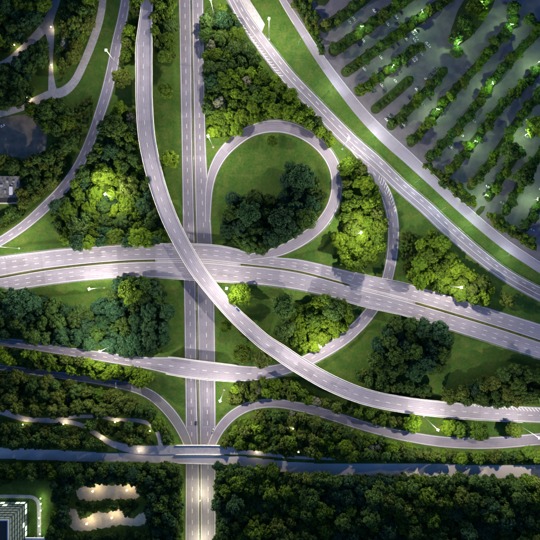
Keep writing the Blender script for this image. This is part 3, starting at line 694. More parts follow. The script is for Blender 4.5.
# distance of a point to the nearest road edge in photo px (so trees keep off the carriageways)
RP = np.concatenate([np.c_[r.px, r.w / 2] for r in ALL if r not in (TRAIL, TRAIL2)])
def clear(px, py): return float(np.min(np.hypot(RP[:, 0] - px, RP[:, 1] - py) - RP[:, 2]))
def inside(p, poly):
    x, y = p; c = False; j = len(poly) - 1
    for i in range(len(poly)):
        xi, yi = poly[i]; xj, yj = poly[j]
        if (yi > y) != (yj > y) and x < (xj - xi) * (y - yi) / (yj - yi) + xi: c = not c
        j = i
    return c
groves = [  # place words, polygon, radius range, tones with weights
 ('in top left corner wood', [(-15, -15), (52, -15), (48, 8), (40, 18), (28, 31), (14, 45), (-15, 58)], (6, 8.5), {'dark': 3, 'mid': 2, 'deep': 2}),
 ('inside left park path triangle', [(-15, 72), (20, 60), (38, 44), (45, 46), (44, 58), (30, 70), (28, 84), (34, 92), (22, 100), (-15, 110)], (6, 8.5), {'dark': 4, 'deep': 2, 'mid': 1}),
 ('between the two upper park paths', [(62, -15), (96, -15), (94, 16), (84, 40), (74, 58), (66, 68), (60, 60), (58, 44), (64, 30), (58, 14)], (5, 7.5), {'dark': 3, 'olive': 3, 'mid': 1, 'pale': .4}),
 ('below the park path fork', [(30, 106), (48, 102), (64, 102), (70, 114), (66, 130), (54, 134), (46, 128), (36, 116)], (6, 8.5), {'mid': 2, 'dark': 2}),
 ('around the flat roofed house', [(-10, 158), (6, 160), (28, 164), (48, 154), (60, 138), (76, 138), (66, 160), (52, 182), (34, 200), (16, 214), (-10, 226), (-10, 216), (22, 212), (23, 172), (-10, 168)], (4.5, 7.5), {'olive': 3, 'dark': 3, 'mid': 1}),
 ('in grove left of flyover', [(104, 122), (112, 116), (124, 112), (134, 110), (138, 130), (140, 152), (146, 175), (152, 195), (160, 217), (168, 238), (152, 242), (130, 243), (100, 242), (78, 245), (62, 236), (56, 218), (57, 202), (66, 192), (78, 178), (88, 162), (96, 144)], (5.5, 8.5), {'deep': 2, 'dark': 3, 'mid': 4, 'lime': 2}),
 ('between slip road and flyover', [(128, -15), (140, -15), (138, 10), (134, 25), (135, 55), (122, 62), (125, 40), (130, 20)], (4.5, 6.5), {'lime': 2, 'mid': 2, 'olive': 1}),
 ('right of the flyover top', [(156, -15), (170, -15), (172, 25), (173, 55), (166, 61), (156, 50), (153, 30)], (5, 8), {'dark': 2, 'mid': 3, 'olive': 1}),
 ('in upper grove right of straight highway', [(206, 18), (215, 8), (228, 12), (238, 26), (250, 50), (256, 62), (240, 62), (226, 74), (218, 96), (216, 116), (208, 112), (206, 70)], (5.5, 8.5), {'mid': 3, 'dark': 4, 'deep': 1}),
 ('in lower grove right of straight highway', [(256, 62), (264, 74), (276, 80), (292, 94), (312, 112), (330, 134), (334, 142), (328, 144), (312, 130), (290, 118), (268, 117), (250, 124), (238, 134), (226, 138), (213, 134), (209, 118), (218, 116), (220, 96), (228, 76), (240, 64)], (5.4, 8.0), {'lime': 7, 'mid': 3, 'dark': .8}),  # lime-heavy: lit look of this half put into the leaf colour
 ('inside the loop ramp', [(224, 214), (232, 200), (246, 194), (258, 196), (272, 204), (284, 192), (282, 176), (292, 166), (308, 168), (316, 184), (322, 200), (314, 216), (300, 228), (282, 240), (262, 248), (244, 244), (228, 232)], (7, 10), {'deep': 5, 'dark': 3}),
 ('between loop and ramp', [(343, 160), (352, 158), (362, 170), (374, 188), (382, 216), (384, 240), (376, 258), (362, 268), (346, 264), (338, 250), (336, 240), (345, 230), (344, 210), (346, 190)], (5.5, 8.5), {'mid': 3, 'lime': 4, 'olive': 1}),
 ('around the right hand mast', [(410, 276), (416, 262), (424, 240), (432, 232), (442, 240), (450, 256), (464, 270), (482, 280), (492, 290), (488, 300), (470, 302), (450, 296), (432, 286), (418, 282)], (5, 8), {'mid': 2, 'lime': 4, 'olive': 1}),
 ('in broad grove, lower left of crossing', [(-12, 300), (14, 290), (28, 292), (38, 300), (60, 302), (84, 310), (108, 304), (113, 288), (128, 278), (148, 279), (164, 292), (168, 315), (165, 338), (158, 348), (132, 352), (105, 346), (80, 345), (50, 343), (25, 335), (-12, 334)], (6.5, 9.5), {'deep': 6, 'dark': 4}),
 ('between the two left ramps', [(-12, 349), (20, 352), (50, 357), (90, 363), (130, 371), (150, 376), (146, 384), (120, 381), (96, 376), (60, 370), (25, 366), (-12, 361)], (5, 7), {'lime': 8, 'olive': 3, 'mid': 1}),  # mast light on this strip painted in by the heavy lime weight
 ('on slope below lower left ramp', [(-12, 372), (30, 378), (62, 384), (100, 392), (134, 400), (150, 410), (164, 428), (170, 440), (164, 442), (158, 424), (146, 416), (120, 413), (96, 412), (60, 413), (28, 411), (-12, 402)], (5.5, 8), {'olive': 5, 'dark': 3, 'mid': 1}),
 ('just above the left canal', [(-12, 424), (30, 428), (64, 428), (84, 434), (98, 443), (104, 446), (60, 446), (-12, 444)], (5, 7), {'dark': 4, 'olive': 3}),
 ('inside the canal footpath loop', [(84, 422), (108, 424), (140, 427), (148, 434), (150, 442), (128, 440), (114, 436), (100, 428)], (4, 6), {'olive': 3, 'dark': 2}),
 ('in clump under the ramp bridge end', [(238, 382), (262, 382), (290, 384), (318, 396), (332, 404), (345, 410), (330, 406), (306, 400), (276, 396), (252, 398), (238, 400), (228, 402)], (4.5, 6.5), {'olive': 3, 'mid': 3, 'lime': 2, 'pale': 1}),
 ('inside the ramp bend', [(292, 318), (308, 306), (322, 297), (342, 300), (352, 312), (344, 330), (330, 340), (312, 350), (298, 348), (286, 336)], (5.5, 8.5), {'lime': 6, 'mid': 2}),  # brightness around the mast partly put into the lime leaf colour
 ('in dark grove, lower right', [(374, 346), (388, 330), (400, 322), (420, 326), (442, 330), (452, 342), (448, 358), (432, 370), (404, 374), (378, 366), (370, 356)], (7, 9.5), {'dark': 4, 'deep': 4}),
 ('above flyover right end', [(444, 398), (466, 385), (490, 378), (515, 370), (556, 374), (556, 402), (500, 402), (465, 400)], (6, 9), {'dark': 4, 'olive': 2, 'deep': 1}),
 ('between dark grove and flyover', [(356, 372), (374, 372), (402, 382), (432, 390), (430, 396), (400, 390), (368, 386)], (4.5, 6), {'dark': 3, 'olive': 1}),
 ('between flyover and lower ramp', [(338, 408), (352, 408), (380, 414), (402, 418), (404, 426), (380, 424), (352, 414)], (4, 6), {'olive': 2, 'mid': 2, 'lime': 1}),
 ('on slope above right canal', [(224, 444), (230, 432), (246, 420), (262, 412), (290, 414), (318, 420), (345, 430), (378, 440), (405, 446), (440, 453), (490, 454), (556, 450), (556, 459), (490, 459), (440, 459), (400, 458), (340, 456), (290, 455), (256, 450)], (4.5, 7), {'olive': 4, 'mid': 3, 'lime': 1, 'dark': 3, 'pale': .5}),
 ('in wood below left canal', [(66, 466), (120, 466), (178, 468), (180, 500), (180, 552), (148, 552), (150, 500), (138, 480), (110, 478), (76, 480), (68, 500), (66, 530), (60, 500)], (5, 7), {'dark': 5, 'deep': 3}),
 ('above the office lawn', [(-12, 466), (40, 466), (60, 468), (58, 478), (30, 476), (-12, 484)], (4.5, 6), {'dark': 3, 'mid': 1}),
 ('between the gravel courts', [(78, 503), (100, 503.5), (136, 501), (138, 506), (126, 514), (118, 504.5), (104, 509), (84, 513)], (3.2, 4.5), {'dark': 2, 'mid': 1}),
]
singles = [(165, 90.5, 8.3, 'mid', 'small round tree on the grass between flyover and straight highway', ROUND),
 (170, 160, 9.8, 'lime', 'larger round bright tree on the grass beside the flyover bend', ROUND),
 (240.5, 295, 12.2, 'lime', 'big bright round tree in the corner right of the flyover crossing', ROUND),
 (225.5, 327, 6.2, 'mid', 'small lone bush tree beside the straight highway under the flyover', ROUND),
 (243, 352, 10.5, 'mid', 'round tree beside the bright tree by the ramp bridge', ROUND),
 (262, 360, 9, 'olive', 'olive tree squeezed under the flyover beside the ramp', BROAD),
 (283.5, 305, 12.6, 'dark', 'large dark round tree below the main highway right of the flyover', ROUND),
 (285, 331, 11, 'dark', 'dark tree just below the large round one right of the flyover', BROAD),
 (334, 309, 12, 'dark', 'tall dark tree touching the highway edge above the bright clump', BROAD),
 (508, 300, 8.3, 'olive', 'pale olive tree alone between the diagonal and main highways', LOOSE),
 (122.5, 78.5, 9.8, 'olive', 'pale yellow tree beside the left slip road mast', BROAD),
 (131, 119, 6.5, 'pale', 'pale grey tree next to the dark round one below the slip road mast', LOOSE),
 (120, 109, 8, 'lime', 'yellow green tree above the large grove left of flyover', BROAD),
 (116, 128, 12, 'dark', 'broad dark tree at the upper tip of the grove left of flyover', BROAD),
 (218.5, 104, 7.5, 'pale', 'whitish blossoming tree at the left edge of the big grove', LOOSE),
 (247, 81, 6.5, 'pale', 'greyish pale tree in the middle of the big grove', LOOSE),
 (212, 45, 6.5, 'pale', 'greyish pale tree at the highway edge of the big grove', LOOSE),
 (64.5, 43.5, 6.5, 'pale', 'pale blossoming tree between the two park paths', LOOSE),
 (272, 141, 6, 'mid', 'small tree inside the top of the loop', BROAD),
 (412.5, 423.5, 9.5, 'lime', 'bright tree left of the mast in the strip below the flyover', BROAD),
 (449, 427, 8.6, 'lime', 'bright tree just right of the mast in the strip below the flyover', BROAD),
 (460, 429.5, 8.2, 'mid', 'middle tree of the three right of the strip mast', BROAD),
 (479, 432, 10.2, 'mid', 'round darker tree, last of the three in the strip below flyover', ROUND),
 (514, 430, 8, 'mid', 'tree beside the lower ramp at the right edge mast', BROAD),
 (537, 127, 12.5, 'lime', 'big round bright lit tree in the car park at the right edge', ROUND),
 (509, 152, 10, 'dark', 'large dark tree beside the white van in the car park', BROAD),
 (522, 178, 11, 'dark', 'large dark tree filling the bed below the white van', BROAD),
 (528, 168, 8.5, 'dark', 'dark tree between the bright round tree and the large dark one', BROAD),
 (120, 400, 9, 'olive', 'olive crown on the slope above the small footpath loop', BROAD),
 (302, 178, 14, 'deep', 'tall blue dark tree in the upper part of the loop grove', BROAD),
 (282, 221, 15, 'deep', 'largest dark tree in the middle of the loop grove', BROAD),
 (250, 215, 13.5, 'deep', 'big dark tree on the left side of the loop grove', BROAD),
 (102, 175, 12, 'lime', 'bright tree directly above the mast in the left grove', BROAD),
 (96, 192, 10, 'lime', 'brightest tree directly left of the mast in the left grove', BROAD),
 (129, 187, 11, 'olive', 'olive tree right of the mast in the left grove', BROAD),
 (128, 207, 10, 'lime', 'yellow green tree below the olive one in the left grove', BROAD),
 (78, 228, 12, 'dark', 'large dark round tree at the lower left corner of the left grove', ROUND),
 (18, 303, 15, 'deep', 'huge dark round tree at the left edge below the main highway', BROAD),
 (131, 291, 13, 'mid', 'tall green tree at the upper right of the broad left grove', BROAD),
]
placed = [(a, b, 2.0) for a, b in ((51, 27), (51.5, 65), (14.5, 45), (27, 97), (23, 424.5), (63.5, 424), (101, 438.5), (115, 422), (139, 451), (257, 452.5), (150, 431), (293, 428.5), (298.5, 452))]; cand = []
for x, y, r, *_ in singles: placed.append((x, y, r * .62))
def fill_poly(poly, rr_, need=.52, sp=.60, tries=1500, slack=.35):
    xs = [p[0] for p in poly]; ys = [p[1] for p in poly]; out = []; g = random.Random(int(sum(xs)))
    area = abs(sum(poly[i][0] * poly[i - 1][1] - poly[i - 1][0] * poly[i][1] for i in range(len(poly)))) / 2
    for ph in range(2):
        for _ in range(int(tries * area / 1500) + 400):
            p = (g.uniform(min(xs), max(xs)), g.uniform(min(ys), max(ys)))
            if not inside(p, poly): continue
            r = g.uniform(*rr_) if ph == 0 else rr_[0] * g.uniform(.75, 1)
            if clear(*p) < r * slack + .6: continue
            if any((p[0] - a) ** 2 + (p[1] - b) ** 2 < ((r * .72 + c) * (1 if ph == 0 else .86)) ** 2 for a, b, c in placed): continue
            placed.append((*p, r * .72)); out.append((*p, r))
    return out
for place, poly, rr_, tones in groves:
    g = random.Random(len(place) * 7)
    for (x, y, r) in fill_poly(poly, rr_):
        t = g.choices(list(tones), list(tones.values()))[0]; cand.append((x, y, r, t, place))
cand.sort(key=lambda c: (-(c[2] if (-3 < c[0] < 543 and -3 < c[1] < 543) else 0)))
NIND = 300 - len(singles)
ind, rest = cand[:NIND], cand[NIND:]
ORD = ['first', 'second', 'third', 'fourth', 'fifth', 'sixth', 'seventh', 'eighth', 'ninth', 'tenth', 'eleventh', 'twelfth', 'thirteenth', 'fourteenth', 'fifteenth', 'sixteenth', 'seventeenth', 'eighteenth', 'nineteenth', 'twentieth'] + ['twenty ' + o_ for o_ in 'first second third fourth fifth sixth seventh eighth ninth'.split()] + ['thirtieth'] + ['thirty ' + o_ for o_ in 'first second third fourth fifth sixth seventh eighth ninth'.split()]
from collections import defaultdict
bg_ = defaultdict(list)
for c in ind: bg_[c[4]].append(c)
for place, L in bg_.items():
    L.sort(key=lambda c: c[1]); n = len(L); per = max(1, min(8, int(round(math.sqrt(n) * 1.3)))); nr = math.ceil(n / per)
    for ri in range(nr):
        row = sorted(L[ri * per:(ri + 1) * per], key=lambda c: c[0])
        rn = '' if nr == 1 else (', top row' if ri == 0 else ', bottom row' if ri == nr - 1 else ', %s row' % ORD[ri])
        for ci, c in enumerate(row):
            pos = ', ' + (ORD[ci] + ' from left' if len(row) > 1 else 'alone there')
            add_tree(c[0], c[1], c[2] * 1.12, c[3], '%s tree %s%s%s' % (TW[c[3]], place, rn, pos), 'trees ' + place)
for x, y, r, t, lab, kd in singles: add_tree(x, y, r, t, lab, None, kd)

# car park trees in their beds
pt = []
rowname = ['first bed from top left', 'second bed from top left', 'third bed', 'fourth bed', 'short pointed fifth bed', 'sixth bed', 'seventh bed', 'eighth bed', 'ninth bed', 'tenth bed', 'eleventh bed', 'twelfth bed', 'last bed at lower right']
for k, (r_, w) in enumerate(zip(rows, widths)):
    c = catmull(r_, 1.0); g = random.Random(k + 5); s = 3.0; L = arc_len(c); j = 0; e = L[-1]
    while s < e:
        dx = np.interp(s + 2, L, c[:, 0]) - np.interp(s - 2, L, c[:, 0]); dy = np.interp(s + 2, L, c[:, 1]) - np.interp(s - 2, L, c[:, 1]); dl = math.hypot(dx, dy) + 1e-6; of = (2.1 if j % 2 else -2.1) * g.uniform(.4, 1.25) * (0 if k == 4 else 1); x = np.interp(s, L, c[:, 0]) - dy / dl * of; y = np.interp(s, L, c[:, 1]) + dx / dl * of
        rad = g.uniform(4.6, 6.8)
        if k == 4: rad *= .55
        if x < 548 and y > -8 and not any(math.hypot(x - a, y - b) < r2 for a, b, r2, *_ in singles) and g.random() > .03 and not (k == 4 and g.random() < .1):
            add_tree(x, y, rad, g.choices(['dark', 'mid', 'olive'], [5, 2, 1])[0], 'car park tree in the %s, %s from its avenue end' % (rowname[k], ORD[j]), 'trees in the car park beds', SMALL, 'parking_lot_tree', 'tree', .72); j += 1
        s += rad * g.uniform(1.05, 1.85) * (1.5 if k == 4 else 1)
j = 0
for pl_ in (islands[0][0], islands[2][0], islands[4][0]):
    nm = ['wedge bed beside the avenue', 'long bed between avenue and bays', 'lower right bed by the avenue'][j]; j += 1
    g = random.Random(j); cnt = 0; pts = []
    xs_ = [q_[0] for q_ in pl_]; ys_ = [q_[1] for q_ in pl_]
    for _ in range(900):
        p = (g.uniform(min(xs_), max(xs_)), g.uniform(max(-5, min(ys_)), max(ys_)))
        if not inside(p, pl_) : continue
        if any(math.hypot(p[0] - a, p[1] - b) < 4.6 for a, b in pts): continue
        pts.append(p)
    pts.sort(key=lambda p: p[1])
    for p in pts[:30]:
        add_tree(p[0], p[1], g.uniform(3, 4.3), g.choice(['dark', 'mid', 'olive']), 'shrubby tree in the %s, %s from top' % (nm, ORD[cnt]), 'trees in the avenue beds', SMALL, 'parking_lot_tree', 'tree'); cnt += 1
for i_, (x, y, r, t) in enumerate([(456, 38, 8, 'dark'), (464, 24, 9, 'dark'), (474, 8, 9, 'mid'), (486, -2, 8, 'mid'), (470, 30, 6, 'dark'), (482, 14, 6.5, 'lime'), (457, 52, 6.5, 'dark'), (506, 32, 6, 'dark'), (514, 18, 5.5, 'dark'), (513, 8, 7, 'dark'), (530, 20, 6.5, 'dark'), (538, 26, 5, 'mid')]):
    add_tree(x, y, r, t, 'fuller %s tree in the car park clump at the top, %s going right' % (TW[t], ORD[i_]), 'trees in the top car park clump', BROAD, 'parking_lot_tree', 'tree')

# the rest of the wood as one mass
def mass(name, items, tmpl, mat, hs=1.0, trunks=False):
    """items: (px,py,r)"""
    n = 0; Vs = []
    T = []
    for m in tmpl:
        a = np.empty(len(m.vertices) * 3, np.float32); m.vertices.foreach_get('co', a); T.append(a.reshape(-1, 3))
    g = np.random.default_rng(3)
    Cs = []
    for (x, y, r, *tn_) in items:
        gp = G(x, y, r * hs); t = T[g.integers(len(T))]; a = g.uniform(0, 6.28); c, s = math.cos(a), math.sin(a)
        hh = r * hs * g.uniform(.7, 1.35)
        v = np.stack([(t[:, 0] * c - t[:, 1] * s) * r + gp.x, (t[:, 0] * s + t[:, 1] * c) * r + gp.y, t[:, 2] * hh + gp.z], 1)
        Vs.append(v)
        if tn_:
            c_ = np.array(TONE[tn_[0]]) * g.uniform(.8, 1.2); Cs.append(np.tile(np.append(c_, 1.0), (len(v), 1)))
    V = np.concatenate(Vs); F = np.arange(len(V)).reshape(-1, 4)
    me = np_mesh(name, V, F)
    if Cs:
        at = me.color_attributes.new('tone', 'FLOAT_COLOR', 'POINT'); at.data.foreach_set('color', np.concatenate(Cs).astype(np.float32).ravel())
    o = mobj(name, me, mat); tag(o, kind='stuff'); return o
WOODT = [crown_mesh('wt', 100 + k, 34 + 6 * k, 2100, .7 + .1 * k, .072) for k in range(5)]
forest = [(x, y, r * 1.12, t) for x, y, r, t, p in rest]
FR = random.Random(12)
def ftone(x, y):   # stands of different species
    s_ = math.sin(x * .045 + 1.3) + math.sin(y * .11 + x * .021) + FR.gauss(0, .7)
    return 'deep' if s_ < -1.1 else 'dark' if s_ < .7 else 'mid' if s_ < 1.5 else 'olive'
wp = [(218, 466), (240, 467), (270, 472), (290, 476), (405, 478), (556, 480), (556, 556), (219, 556)]
forest += [(x, y, r * 1.28, ftone(x, y)) for x, y, r in fill_poly(wp, (3.8, 8.2), sp=.5, tries=3200, slack=-.1)]
wp2 = [(30, 464), (100, 464), (179, 466), (181, 552), (147, 552), (150, 505), (140, 482), (72, 483), (62, 530), (60, 556), (50, 556), (56, 480), (30, 474)]
forest += [(x, y, r * 1.2, ftone(x, y)) for x, y, r in fill_poly(wp2, (4, 5.5), sp=.5, tries=2400, slack=.1)]
forest += [(x, y, r, 'dark') for x, y, r in fill_poly([(92, 534), (146, 532), (148, 556), (66, 556), (66, 536)], (3.5, 4.5), tries=1500)]
wo_ = mass('woodland', forest, WOODT, M['wood']); tag(wo_, 'dense dark mass of treetops filling the wood below the canal', 'woodland')
# undergrowth in every grove and along banks
SHR = [crown_mesh('sh', 200 + k, 8, 260, .6, .17) for k in range(3)]
ug = []; g = random.Random(99)
for place, poly, rr_, tones in groves:
    xs = [p[0] for p in poly]; ys = [p[1] for p in poly]
    area = abs(sum(poly[i][0] * poly[i - 1][1] - poly[i - 1][0] * poly[i][1] for i in range(len(poly)))) / 2
    k = 0; want = int(area / 11)
    for _ in range(want * 6):
        if k >= want: break
        p = (g.uniform(min(xs), max(xs)), g.uniform(min(ys), max(ys)))
        if inside(p, poly) and clear(*p) > 2.4: ug.append((*p, g.uniform(1.6, 3.2))); k += 1
extra = [[(206, 8), (209, 8), (209, 140), (206, 150)], [(118, 40), (126, 50), (124, 68), (116, 66)], [(340, 456), (540, 455), (540, 463), (340, 461)], [(230, 448), (300, 452), (300, 461), (262, 458)], [(90, 96), (98, 110), (88, 130), (76, 140), (70, 130), (72, 108)],
 [(24, 170), (60, 160), (48, 190), (24, 212)], [(0, 214), (26, 210), (20, 220), (0, 230)], [(66, 20), (92, 10), (74, 70), (62, 80), (56, 60)], [(-5, 440), (180, 440), (180, 448), (-5, 450)], [(400, 232), (418, 234), (412, 270), (402, 272)], [(222, 420), (240, 412), (232, 440), (222, 444)]]
for poly in extra:
    xs = [p[0] for p in poly]; ys = [p[1] for p in poly]
    for _ in range(150):
        p = (g.uniform(min(xs), max(xs)), g.uniform(min(ys), max(ys)))
        if inside(p, poly) and clear(*p) > 1.6: ug.append((*p, g.uniform(1.0, 2.2)))
for poly, want in ((wp, 1500), (wp2, 900)):
    xs = [p[0] for p in poly]; ys = [p[1] for p in poly]
    for _ in range(want):
        p = (g.uniform(min(xs), max(xs)), g.uniform(min(ys), max(ys)))
        if inside(p, poly) and clear(*p) > .8: ug.append((*p, g.uniform(1.6, 3.0)))
tag(mass('undergrowth', ug, SHR, M['brush'], .9), 'low bushes and brambles under and around the tree groves', 'undergrowth')

# ------------------------------------------------------------------ lamps
def batwing(light, k=-1.0):
    light.use_nodes = True; t = light.node_tree; N = t.nodes
    em = [n for n in N if n.type == 'EMISSION'][0]
    tc = N.new('ShaderNodeTexCoord'); sx = N.new('ShaderNodeSeparateXYZ'); t.links.new(tc.outputs['Normal'], sx.inputs[0])
    ab = N.new('ShaderNodeMath'); ab.operation = 'ABSOLUTE'; t.links.new(sx.outputs[2], ab.inputs[0])
    mx = N.new('ShaderNodeMath'); mx.operation = 'MAXIMUM'; mx.inputs[1].default_value = .36; t.links.new(ab.outputs[0], mx.inputs[0])
    pw = N.new('ShaderNodeMath'); pw.operation = 'POWER'; pw.inputs[1].default_value = k; t.links.new(mx.outputs[0], pw.inputs[0])
    t.links.new(pw.outputs[0], em.inputs['Strength'])
ml = bpy.data.lights.new('mast_light', 'POINT'); ml.energy = MAST_W; ml.color = MAST_C; ml.shadow_soft_size = .6; batwing(ml)
ml2 = ml.copy(); ml2.energy = MAST_W * .58
pl = bpy.data.lights.new('post_light', 'POINT'); pl.energy = POST_W; pl.color = POST_C; pl.shadow_soft_size = .28
kl = bpy.data.lights.new('park_light', 'POINT'); kl.energy = PARK_W; kl.color = PARK_C; kl.shadow_soft_size = .5; batwing(kl, -.6)
def mast_proto(h=33.0):
    root = empty('high_mast_lamp', (0, 0, 0))
    q = MB(); q.tube([(0, 0, -.5), (0, 0, .2), (0, 0, h * .5), (0, 0, h)], [.4, .32, .24, .15], 10); q.build('pole', M['mastpaint'], root, True)
    q = MB(); q.lathe([(.01, h + .7), (.25, h + .62), (.4, h + .4), (.3, h + .1)], 12)
    q.box((0, 0, h + .3), (2.3, .12, .12))
    q.build('lamp_carrier', M['mastpaint'], root, True)
    for x in (-.95, -.32, .32, .95):
        for y in (-.42, .42):
            q = MB(); q.box((x, y, h + .42), (.5, .5, .22), 0, .8); f = q.build('floodlight', M['mastpaint'], root)
            q = MB(); q.lathe([(.01, .14), (.15, .1), (.2, 0), (.15, -.1), (.01, -.12)], 8, (x, y * 1.75, h + .2)); q.build('lens', M['lampglow'], f, True)
    q = MB(); q.box((0, 0, .1), (1.6, 1.6, .4)); q.build('base_plinth', M['concrete'], root)
    return root
def lights_on(root, data, z, name):
    l = bpy.data.objects.new(name, data); COL.objects.link(l); l.parent = root; l.location = (0, 0, z); return l
masts = [  # head as seen, label
 (106, 50, 'mast standing beside the left curving slip road near the top'),
 (208, 136, 'mast on the verge just left of the loop ramp start'),
 (105, 194, 'mast rising out of the bright trees in the large left grove'),
 (349, 138, 'mast between the loop top and the diagonal highway'),
 (269, 18.5, 'mast at the tip of the pale paved wedge beside the diagonal highway'),
 (461.5, 287.5, 'mast above the bright grove beside the main highway at right'),
 (89, 289, 'mast on the lawn below the main highway at left'),
 (-4, 246.5, 'mast at the left picture edge by the slip road merge'),
 (99.5, 351.5, 'mast over the left ramp among yellow green trees'),
 (226.5, 288.5, 'mast just right of the flyover below the main highway'),
 (320.5, 347, 'mast at the bend of the ramp below bright trees'),
 (220, 401, 'mast in the fork of the straight highway and lower right ramp'),
 (361, 232.5, 'mast among bright trees between loop and connecting ramp'),
 (438, 430, 'mast in the narrow strip between flyover and lower ramp'),
 (539.5, 438, 'mast at the right edge beside the lower right ramp'),
 (210.5, -1, 'mast at the top edge beside the straight highway'),
]
def hshift(root, px, py, h):
    gp = G(px, py, h); root.location = (gp.x, gp.y, gp.z - .05)
MP = mast_proto()
for i_, (x, y, lab) in enumerate(masts):
    o = MP if i_ == 0 else copy_tree(MP)
    tag(o, 'tall grey floodlight ' + lab, 'lamp', 'high floodlight masts'); hshift(o, x, y, 33.3); o.rotation_euler.z = i_ * 1.9
    lights_on(o, ml2 if i_ in (9, 13, 14) else ml, 32.4, 'light')
def park_proto(h=13.0):
    root = empty('parking_lamp', (0, 0, 0))
    q = MB(); q.tube([(0, 0, -.2), (0, 0, h * .5), (0, 0, h)], [.14, .11, .08], 8); q.build('pole', M['mastpaint'], root, True)
    for s_ in (-1, 1):
        q = MB(); q.tube([(0, 0, h - .1), (s_ * .8, 0, h + .15)], [.05, .05], 6); q.build('arm', M['mastpaint'], root)
        q = MB(); q.box((s_ * 1.2, 0, h + .25), (.9, .4, .16), 0, .8); hd = q.build('lamp_head', M['mastpaint'], root)
        q = MB(); q.box((s_ * 1.2, 0, h + .14), (.8, .5, .07)); q.build('lens', M['parkglow'], hd)
    return root
parks = [(362, 26), (393, 66), (422.5, 11), (512, 24), (459, 43), (493, 83), (438, 109), (540, 61), (482, 3), (476, 141), (527, 134), (538, 199), (487, 195), (395, 30), (335, 10)]
KP = park_proto()
for i_, (x, y) in enumerate(parks[:13]):
    o = KP if i_ == 0 else copy_tree(KP)
    near_w = ['beside the second bed left end', 'at the end of the fourth bed', 'over the third bed near the top', 'between two dark trees near the top right', 'beside the dark clump at the top', 'in the middle of the eighth bed', 'over the seventh bed', 'at the right edge upper part', 'inside the top tree clump', 'over the ninth bed lower part', 'beside the big bright round tree', 'at the right edge lower part', 'above lower bays'][i_]
    tag(o, 'double armed car park lamp with greenish light ' + near_w, 'lamp', 'car park lamps'); hshift(o, x, y, 13); lights_on(o, kl, 12.75, 'light')
    o.rotation_euler.z = i_
# avenue lamps
al = bpy.data.lights.new('avenue_light', 'POINT'); al.energy = PARK_W * .5; al.color = (.86, .93, .88); al.shadow_soft_size = .3; batwing(al)
def street_proto(h=10.0):
    root = empty('street_lamp', (0, 0, 0))
    q = MB(); q.tube([(0, 0, -.2), (0, 0, h * .8), (0.25, 0, h * .97), (1.6, 0, h + .25)], [.13, .1, .07, .05], 8); q.build('pole', M['mastpaint'], root, True)
    q = MB(); q.box((1.95, 0, h + .3), (.95, .38, .18), 0, .8); hd = q.build('lamp_head', M['mastpaint'], root)
    q = MB(); q.box((1.95, 0, h + .18), (.8, .3, .07)); q.build('lens', M['parkglow'], hd)
    return root
SP = street_proto()
aves = [(299, 41), (331, 86), (375, 134), (418, 181), (444, 209), (471, 225), (508, 256)]
for i_, (x, y) in enumerate(aves):
    o = SP if i_ == 0 else copy_tree(SP)
    tag(o, 'slim street lamp on the grass verge of the parking avenue, %s from the top' % ORD[i_], 'lamp', 'lamps along the parking avenue'); hshift(o, x, y, 10)
    o.rotation_euler.z = R(48); lights_on(o, al, 9.9, 'light').location.x = 1.95
# highway lamps south of the canal, warm
wl = bpy.data.lights.new('median_light', 'POINT'); wl.energy = 5000; wl.color = (1, .86, .40); wl.shadow_soft_size = .3; batwing(wl)
for i_, (x, y) in enumerate([(200, 502), (200.3, 549)]):
    o = copy_tree(SP); tag(o, 'street lamp in the middle of the highway below the canal, %s' % ['upper one', 'at the bottom edge'][i_], 'lamp', 'lamps below the canal'); hshift(o, x, y, 10)
    o.rotation_euler.z = R(90); lights_on(o, wl, 9.8, 'light').location.x = 1.95
# path lamps
def post_proto(h=4.2):
    root = empty('path_lamp', (0, 0, 0))
    q = MB(); q.tube([(0, 0, -.2), (0, 0, h)], [.07, .05], 8); q.build('pole', M['mastpaint'], root, True)
    q = MB(); q.lathe([(.01, h + .95), (.4, h + .8), (.58, h + .48), (.4, h + .14), (.06, h)], 12); q.build('globe', M['postglow'], root, True)
    return root
PPR = post_proto()
posts = [(51, 27, 'where the park path forks near the top'), (51.5, 65, 'halfway down the short link path'), (14.5, 45, 'among trees beside the path to the left edge'), (27, 97, 'above the lower park path at left'),
 (23, 424.5, 'leftmost along the canal footpath'), (63.5, 424, 'second along the canal footpath'), (101, 438.5, 'where the footpath bends down to the canal'), (115, 422, 'beside the branch path above the canal'), (139, 451, 'on the footpath left of the footbridge'), (180.5, 451, 'at the left end of the footbridge'), (215, 452, 'at the right end of the footbridge'), (257, 452.5, 'on the path just right of the footbridge'), (150, 431, 'inside the curve of the branch path'), (293, 428.5, 'on the slope path above the canal, upper'), (298.5, 452, 'on the slope by the canal bank, lower'), (37, 145, 'at the paved yard corner beside the trees')]
for i_, (x, y, lab) in enumerate(posts[:15]):
    o = PPR if i_ == 0 else copy_tree(PPR)
    tag(o, 'small globe lamp ' + lab, 'lamp', 'small footpath lamps'); hshift(o, x, y, 4.4); 
    lights_on(o, pl, 3.9, 'light')
